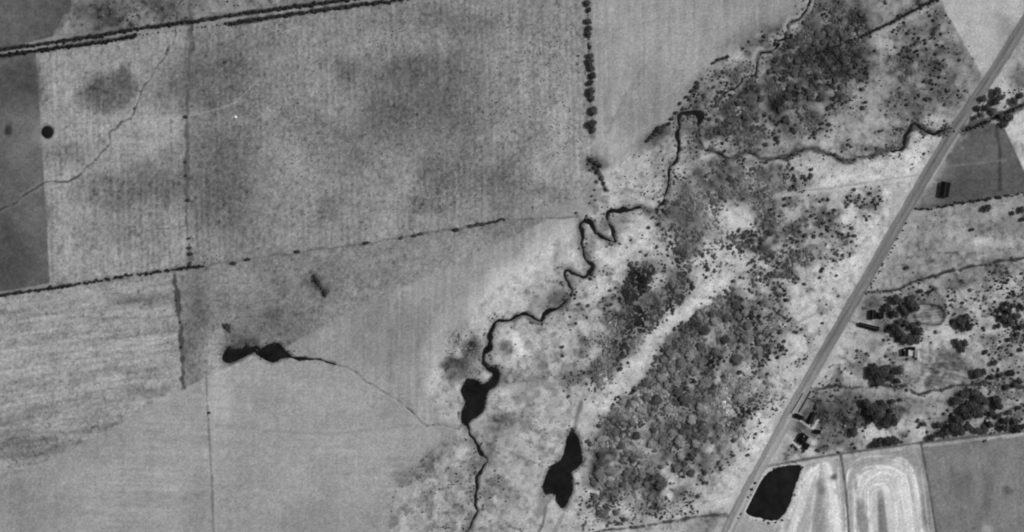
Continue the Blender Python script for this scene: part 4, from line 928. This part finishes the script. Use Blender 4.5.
# ------------------------------------------------------------------ scrub
def inpoly(poly, x, y): return poly_sd(np.asarray(x, float), np.asarray(y, float), poly)
items_dark = []
def sow(poly, dens, r0, r1, tone=1.0, clump=None, thr=0.0, seed=0, hgt=1.0, feather=6):
    """sow shrubs at random over an area, in clumps where CLUMP (metres) is given"""
    g = np.random.default_rng(1000 + seed); p = np.array(poly); x0, y0 = p.min(0); x1, y1 = p.max(0)
    n = int((x1 - x0) * (y1 - y0) * dens); x = g.uniform(x0, x1, n); y = g.uniform(y0, y1, n)
    keep = inpoly(poly, x + feather * fbm(x, y, 10, 900 + seed), y + feather * fbm(x, y, 10, 901 + seed)) < g.normal(size=n) * feather * .45
    if clump: keep &= (fbm(x, y, clump, 910 + seed, 3) + .12 * g.normal(size=n)) > thr
    rr = r0 + (r1 - r0) * g.random(n) ** 1.8
    j = np.clip((y + MG).round().astype(int), 0, X.shape[0] - 1); i = np.clip((x + MG).round().astype(int), 0, X.shape[1] - 1)
    keep &= ~water_mask[j, i] & (x > -MG) & (x < W + MG) & (y > -MG) & (y < H + MG)
    keep &= seg_dist(x, y, ROAD)[0] > 8 + rr
    keep &= (np.hypot((x - 740) / 19, (y - 220) / 13) + 1.1 * fbm(x, y, 14, 77) + .15 * g.normal(size=n) > 1) | (g.random(n) < .05)
    for q_ in (OVAL, PLOT): keep &= (inpoly(q_, x, y) > 1) | (g.random(n) < .04)
    for q_, hw in SAND: keep &= (seg_dist(x, y, q_)[0] + 11 * fbm(x, y, 12, 78) > hw * .8) | (g.random(n) < .06)
    x, y, rr = x[keep], y[keep], rr[keep]; sp = np.exp(2.3 * fbm(x, y, 17, 930, 3)) * 1.05      # thickets differ in leaf tone
    for a, b_, c, e_ in zip(x, y, rr, sp): items_dark.append((a, b_, c, hgt * g.uniform(.75, 1.15), tone * g.uniform(.7, 1.3) * e_))
WOOD1 = [(588,455),(598,425),(618,400),(636,380),(655,352),(670,330),(700,310),(735,288),(778,312),(786,330),(775,350),(758,366),(745,388),(744,420),(728,440),(706,462),(694,490),(660,512),(610,524),(584,506),(583,480)]
WOOD2 = [(622,290),(628,268),(645,260),(662,272),(690,268),(694,285),(678,310),(655,330),(636,352),(614,376),(598,392),(586,378),(600,352),(618,330)]
WOOD2A = [(622,292),(628,268),(645,260),(655,268),(650,285),(632,300),(625,318)]
WOOD3 = [(656,245),(658,212),(672,196),(690,172),(712,160),(745,162),(790,166),(812,172),(800,190),(780,205),(770,225),(776,250),(762,262),(742,255),(722,238),(712,215),(700,232),(690,262),(672,266)]
WOOD4 = [(700,215),(760,235),(810,240),(815,262),(790,290),(760,300),(735,290),(690,330),(672,330),(706,285)]
WOODN = [(722,104),(745,82),(770,60),(800,40),(825,22),(850,8),(872,8),(868,34),(862,60),(858,90),(840,110),(800,130),(760,145),(725,142),(704,135)]
sow(WOOD1, .15, 1.0, 2.8, 1.05, 13, .0, 1, .5, 14); sow([(x + (x - 680) * .12, y + (y - 410) * .12) for x, y in WOOD1], .03, .8, 2.2, 1, 9, 0, 33, .6, 12); sow([(630,395),(650,365),(672,335),(700,312),(712,320),(685,345),(660,380),(640,405)], .13, 1.2, 3.0, .6, 12, -.1, 32, .6, 8); sow(WOOD1[1:14], .06, 1.2, 3.0, .85, 16, -.1, 31, .6, 10); sow(WOOD2, .2, 1.1, 3.0, .9, 12, -.06, 2, .5, 10); sow(WOOD2A, .22, 1.2, 2.8, .75, None, 0, 3, .6)
sow(WOOD3, .2, .9, 2.8, .95, 12, -.03, 4, .45, 13); sow(WOOD4, .13, .9, 2.6, .95, 11, -.02, 5, .6, 11); sow(WOODN, .21, .9, 2.9, .62, 13, -.06, 6, .45, 20)
sow([(780,40),(862,12),(868,40),(858,62),(800,80),(770,80)], .17, 1.2, 3.2, .55, 16, -.1, 7, .55, 14)
sow([(600,390),(615,350),(630,260),(660,205),(700,160),(715,160),(700,240),(700,270),(640,350),(605,395)], .05, .9, 2.3, 1, 10, -.05, 30, .6, 10)
sow([(745,400),(800,378),(806,396),(780,412),(750,440),(735,440)], .09, .9, 1.9, 1, 12, -.02, 8); sow([(580,490),(640,500),(700,490),(694,512),(580,530)], .13, .8, 1.8, 1, 10, -.05, 9)
sow([(560,300),(625,250),(660,200),(650,260),(620,330),(590,400),(560,400)], .06, .8, 2.2, 1, 12, .08, 10); sow([(740,240),(880,190),(880,230),(800,370),(740,460),(700,500),(700,440),(760,380)], .05, .8, 2.2, 1, 12, .1, 11)
sow([(770,195),(890,185),(860,240),(790,300),(760,300),(740,250)], .045, .9, 2.5, 1, 14, .1, 12)
sow(F['northeast_scrub'], .035, .8, 2.2, .9, 16, .05, 13); sow([(862,30),(935,5),(960,50),(950,100),(900,120),(860,100)], .045, .8, 2.3, .85, 14, .04, 14)
sow([(690,90),(730,60),(760,50),(740,85),(705,125),(690,110)], .06, .9, 2.2, 1, 10, -.05, 15); sow([(640,150),(672,128),(695,130),(695,160),(672,200),(640,210),(600,215)], .045, .6, 1.4, 1, 9, -.02, 16)
sow(F['homestead_land'], .05, .7, 2.2, 1, 14, .08, 17); sow([(935,290),(1040,270),(1040,430),(930,440),(980,360)], .08, .8, 2.4, .9, 11, .03, 18); sow([(815,395),(860,395),(868,440),(815,455)], .06, .8, 2.3, .9, 10, -.05, 19); sow([(880,295),(925,290),(925,345),(885,345)], .08, .8, 1.8, .9, 9, -.05, 20)
sow(F['east_paddock'], .005, .6, 1.3, 1, 15, 0, 21); sow([(970,95),(1030,85),(1030,110),(975,130)], .09, .8, 1.8, .9, 9, -.05, 22); sow([(920,140),(946,132),(935,160),(918,175),(908,170)], .09, .8, 1.9, .9, 8, -.02, 23)
sow([(400,470),(470,430),(500,440),(510,532),(380,532)], .03, .5, 1.3, 1.1, 12, .02, 24); sow([(445,330),(480,330),(482,380),(448,385)], .22, .6, 1.5, 1.3, 8, -.02, 25, .5); sow([(505,340),(560,330),(580,420),(540,470),(500,440)], .012, .5, 1.1, 1.1, 10, .0, 26)
sow(F['north_scrub'], .02, .6, 1.5, .9, 14, 0, 27); sow([(85,5),(140,0),(150,22),(90,30)], .05, .6, 1.6, .9, 10, -.05, 28)
for k, (pts, w, n_b) in enumerate(((CREEK, 3.4, 420), (CREEK_E, 3.4, 380), (CREEK_N, 3.5, 150), (CREEK_S, 4, 110), (DITCH_E1, 1.2, 50), (DITCH_E2, 1.4, 80), (STREAM_S, 1.0, 40), (GULLY_W, .8, 26))):
    g = np.random.default_rng(60 + k); arr = np.array(pts); n_ = 0
    while n_ < n_b:
        a, b_ = arr[g.integers(len(arr))] + g.normal(size=2) * w; n_ += .34
        if is_wet(a, b_) or fbm(np.array([a]), np.array([b_]), 12, 970, 2)[0] + .1 * g.normal() < .02: continue
        n_ += .66; items_dark.append((a, b_, g.uniform(.5, 1.7), g.uniform(.5, .9), g.uniform(.6, 1.3)))
for k, (key, n_b) in enumerate((('creekpond', 60), ('lake_s', 60), ('dam_se', 50), ('dam_l', 46), ('dam_r', 26))):
    g = np.random.default_rng(160 + k); arr = np.array(PONDS[key])
    for _ in range(n_b * 2):
        a, b_ = arr[g.integers(len(arr))] + g.normal(size=2) * 2.0
        if key == 'dam_l' and b_ > 356: continue
        if fbm(np.array([a]), np.array([b_]), 10, 980, 2)[0] > -.05: items_dark.append((a, b_, g.uniform(.4, 1.3), g.uniform(.5, 1), g.uniform(.5, 1.0)))
# the largest stand-alone shrubs become bushes of their own, the rest is one mass of scrub
it = np.array(items_dark)
dens_near = np.zeros(len(it)); cell = {}
for n_, (x, y) in enumerate(it[:, :2]): cell.setdefault((int(x // 6), int(y // 6)), []).append(n_)
iso = np.array([sum(len(cell.get((int(x // 6) + a, int(y // 6) + b_), ())) for a in (-1, 0, 1) for b_ in (-1, 0, 1)) for x, y in it[:, :2]])
inside = (it[:, 0] > 2) & (it[:, 0] < W - 2) & (it[:, 1] > 2) & (it[:, 1] < H - 2)
score = it[:, 2] - .06 * iso - 10 * (~inside); pick = np.argsort(-score)[:190]
zones = [("dark bush in the scrub above the eastern creek arm", F['northeast_scrub'], "bushes above the eastern creek arm"), ("dark bush on the pale floodplain between creek and road", F['floodplain'], "bushes on the pale floodplain"),
         ("small dark bush on the farm land right of the road", F['homestead_land'], "bushes on the farm land"), ("small dark bush in the rough paddock right of the road", F['east_paddock'], "bushes in the rough paddock"), ("dark bush on the rough grazing above the double hedge", F['north_scrub'], "bushes on the rough grazing")]
WOODZ = {"at the wood's tip nearest the two-lobed pond": (590,480), "at the wood's upper left edge along the bare strip": (640,400), "in the heart of the wood": (672,412), "at the wood's bottom end": (650,495), "at the wood's top end by the sandy clearing": (735,305), "at the wood's right point towards the road": (770,335), "at the wood's right flank facing the road": (720,430), "in the upper middle of the wood": (700,355)}
FLOODZ = {"just right of the foot of the tree row": (600,200), "by the creek's tight bends": (600,270), "left of the two-lobed pond": (530,440), "near the creek pond": (480,390), "on the sand beside the large dam": (725,480), "beside the road above the thin farm track": (880,200), "beside the road below the thin farm track": (850,260), "on the open sand right of the wood": (800,350), "around the sandy clearing above the wood": (740,220), "on the bare strip left of the wood": (650,370), "between the creek arm and the sandy clearing": (720,170), "at the pale spit by the road crossing": (915,160), "at the bottom edge below the wood": (650,525)}
FARMZ = {"around the lower farmyard": (825,425), "on the pale ground below the farm entrance": (850,355), "around the oval plot": (930,310), "at the right edge above the lower ditch": (1005,350), "near the right edge below the lower ditch": (990,410), "between the lower ditch and the dark round clump": (880,405), "beside the striated plot": (945,370), "along the fence of the bottom fields": (910,435), "beside the upper ditch at the right edge": (990,285), "beside the upper farm track near the road": (870,300)}
NEZ = {"near the pale top right field": (940,40), "below the straight thin hedge": (890,60), "beside the kink of the creek arm near the road": (915,110), "at the right edge of the upper wood": (865,100), "above the straight thin hedge": (870,10), "left of the crooked stream": (740,60), "just above the creek arm": (800,140), "inside the creek loop corner": (710,110)}
def zone_label(what, x, y, Z): return what + " " + min(Z, key=lambda k: math.hypot(Z[k][0] - x, Z[k][1] - y))
for n_ in pick:
    x, y, r = it[n_, :3]; lab, grp = "dark bush beside the creek crossing right of the road", "bushes at the creek crossing"
    for l_, poly, g_ in zones:
        if inpoly(poly, [x], [y])[0] < 0: lab, grp = l_, g_; break
    if grp == "bushes on the pale floodplain": lab = zone_label("dark bush", x, y, FLOODZ)
    if grp == "bushes on the farm land": lab = zone_label("small dark bush", x, y, FARMZ)
    if grp == "bushes above the eastern creek arm": lab = zone_label("dark bush", x, y, NEZ)
    bush(float(x), float(y), float(r) * 1.1, 'mid', lab, grp)
rest = np.delete(np.arange(len(it)), pick)
scatter_mesh("scrub", [tuple(it[n_]) for n_ in rest], BUSH_ARR, leaf_material("scrub_mass_foliage", .095, 0.0), "dense dark thorn scrub covering the floodplain and creek sides", "scrub", 5)
# pale round crowns standing in the wood
g = np.random.default_rng(77); pts = [(662,378,5.2),(677,381,5.6),(648,397,4.6),(632,423,4.6),(636,436,4.4),(622,445,4.2),(654,430,4),(668,352,4.4),(690,356,5),(706,330,5.4),(694,372,4.8),(640,410,4),(616,432,4),(652,445,4.4),(668,410,4.8),(684,400,5.2),(662,440,4.4),(700,346,5),(716,352,5),(714,322,5),(726,340,5),(672,432,4.4),(650,470,4.4),(634,458,4.4)]
tries = 0
while len(pts) < 80 and tries < 8000:
    tries += 1; x, y = g.uniform(585, 785), g.uniform(292, 515); r = 3.0 + 3.6 * g.random() ** 1.4
    if inpoly(WOOD1, [x], [y])[0] > -4: continue
    if min(math.hypot(x - a, y - b_) - (r + c) * .8 for a, b_, c in pts) < 0: continue
    pts.append((x, y, r))
for x, y, r in pts: tree(float(x), float(y), float(r) * .85, 'pale' if g.random() < .7 else 'mid', zone_label("round-crowned tree", x, y, WOODZ), "pale round trees of the wood", "pale_tree", 1, None, .48)
n0 = 0; pts2 = []
while n0 < 45:
    x, y = g.uniform(700, 868), g.uniform(5, 145); r = g.uniform(2.4, 4.4)
    if inpoly(WOODN, [x], [y])[0] > -3 or is_wet(x, y): continue
    if pts2 and min(math.hypot(x - a, y - b_) - (r + c) * .9 for a, b_, c in pts2) < 0: n0 += .2; continue
    pts2.append((x, y, r)); n0 += 1
for x, y, r in pts2: tree(float(x), float(y), float(r) * .85, 'mid', zone_label("grey-crowned tree", x, y, {"at the top of the upper wood by the hedge": (845,25), "in the middle of the upper wood": (800,75), "at the bottom of the upper wood above the creek arm": (790,130), "at the left tip of the upper wood by the creek loop": (725,125), "at the upper left edge of the upper wood": (760,85)}), "grey trees of the upper wood", "grey_tree", 1, None, .5)

# ------------------------------------------------------------------ tussocks and weeds in the pastures
tuf = []
def tufts(poly, dens, r0, r1, clump, thr, seed, tone=1.0):
    g = np.random.default_rng(2000 + seed); p = np.array(poly); x0, y0 = p.min(0); x1, y1 = p.max(0); n = int((x1 - x0) * (y1 - y0) * dens)
    x = g.uniform(x0, x1, n); y = g.uniform(y0, y1, n); k = (inpoly(poly, x, y) < -1) & (fbm(x, y, clump, 950 + seed, 3) + .1 * g.normal(size=n) > thr)
    j = np.clip((y + MG).round().astype(int), 0, X.shape[0] - 1); i = np.clip((x + MG).round().astype(int), 0, X.shape[1] - 1); k &= ~water_mask[j, i] & (x > -MG) & (x < W + MG) & (y > -MG) & (y < H + MG) & (seg_dist(x, y, ROAD)[0] > 8)
    for a, b_ in zip(x[k], y[k]): tuf.append((a, b_, r0 + (r1 - r0) * g.random() ** 2.5, .6, tone * g.uniform(.6, 1.4)))
tufts(F['central_pasture'], .05, .35, 1.0, 40, 0, 1); tufts([(380,20),(520,10),(590,60),(560,180),(440,220),(380,140)], .05, .4, 1.1, 30, .02, 2); tufts(F['row_field'], .02, .3, .8, 30, .1, 3); tufts(F['west_field'], .05, .3, .8, 30, 0, 4); tufts(F['north_pasture'], .006, .3, .8, 30, .05, 5)
tufts(F['floodplain'], .06, .3, .8, 20, 0, 6); tufts(F['dam_paddock'], .02, .3, .8, 20, .05, 7); tufts(F['northeast_scrub'], .06, .3, .8, 20, 0, 8); tufts(F['homestead_land'], .05, .3, .8, 20, 0, 9); tufts(F['east_paddock'], .03, .3, .8, 20, .0, 10); tufts([(545,20),(585,20),(590,130),(540,170),(530,120)], .05, .4, 1.0, 16, .05, 11)
scatter_mesh("grass_tussock", tuf, TUFT_ARR, leaf_material("tussock_grass", .075, 0.0), "scattered dark grass tussocks dotting the pastures", "grass", 9)
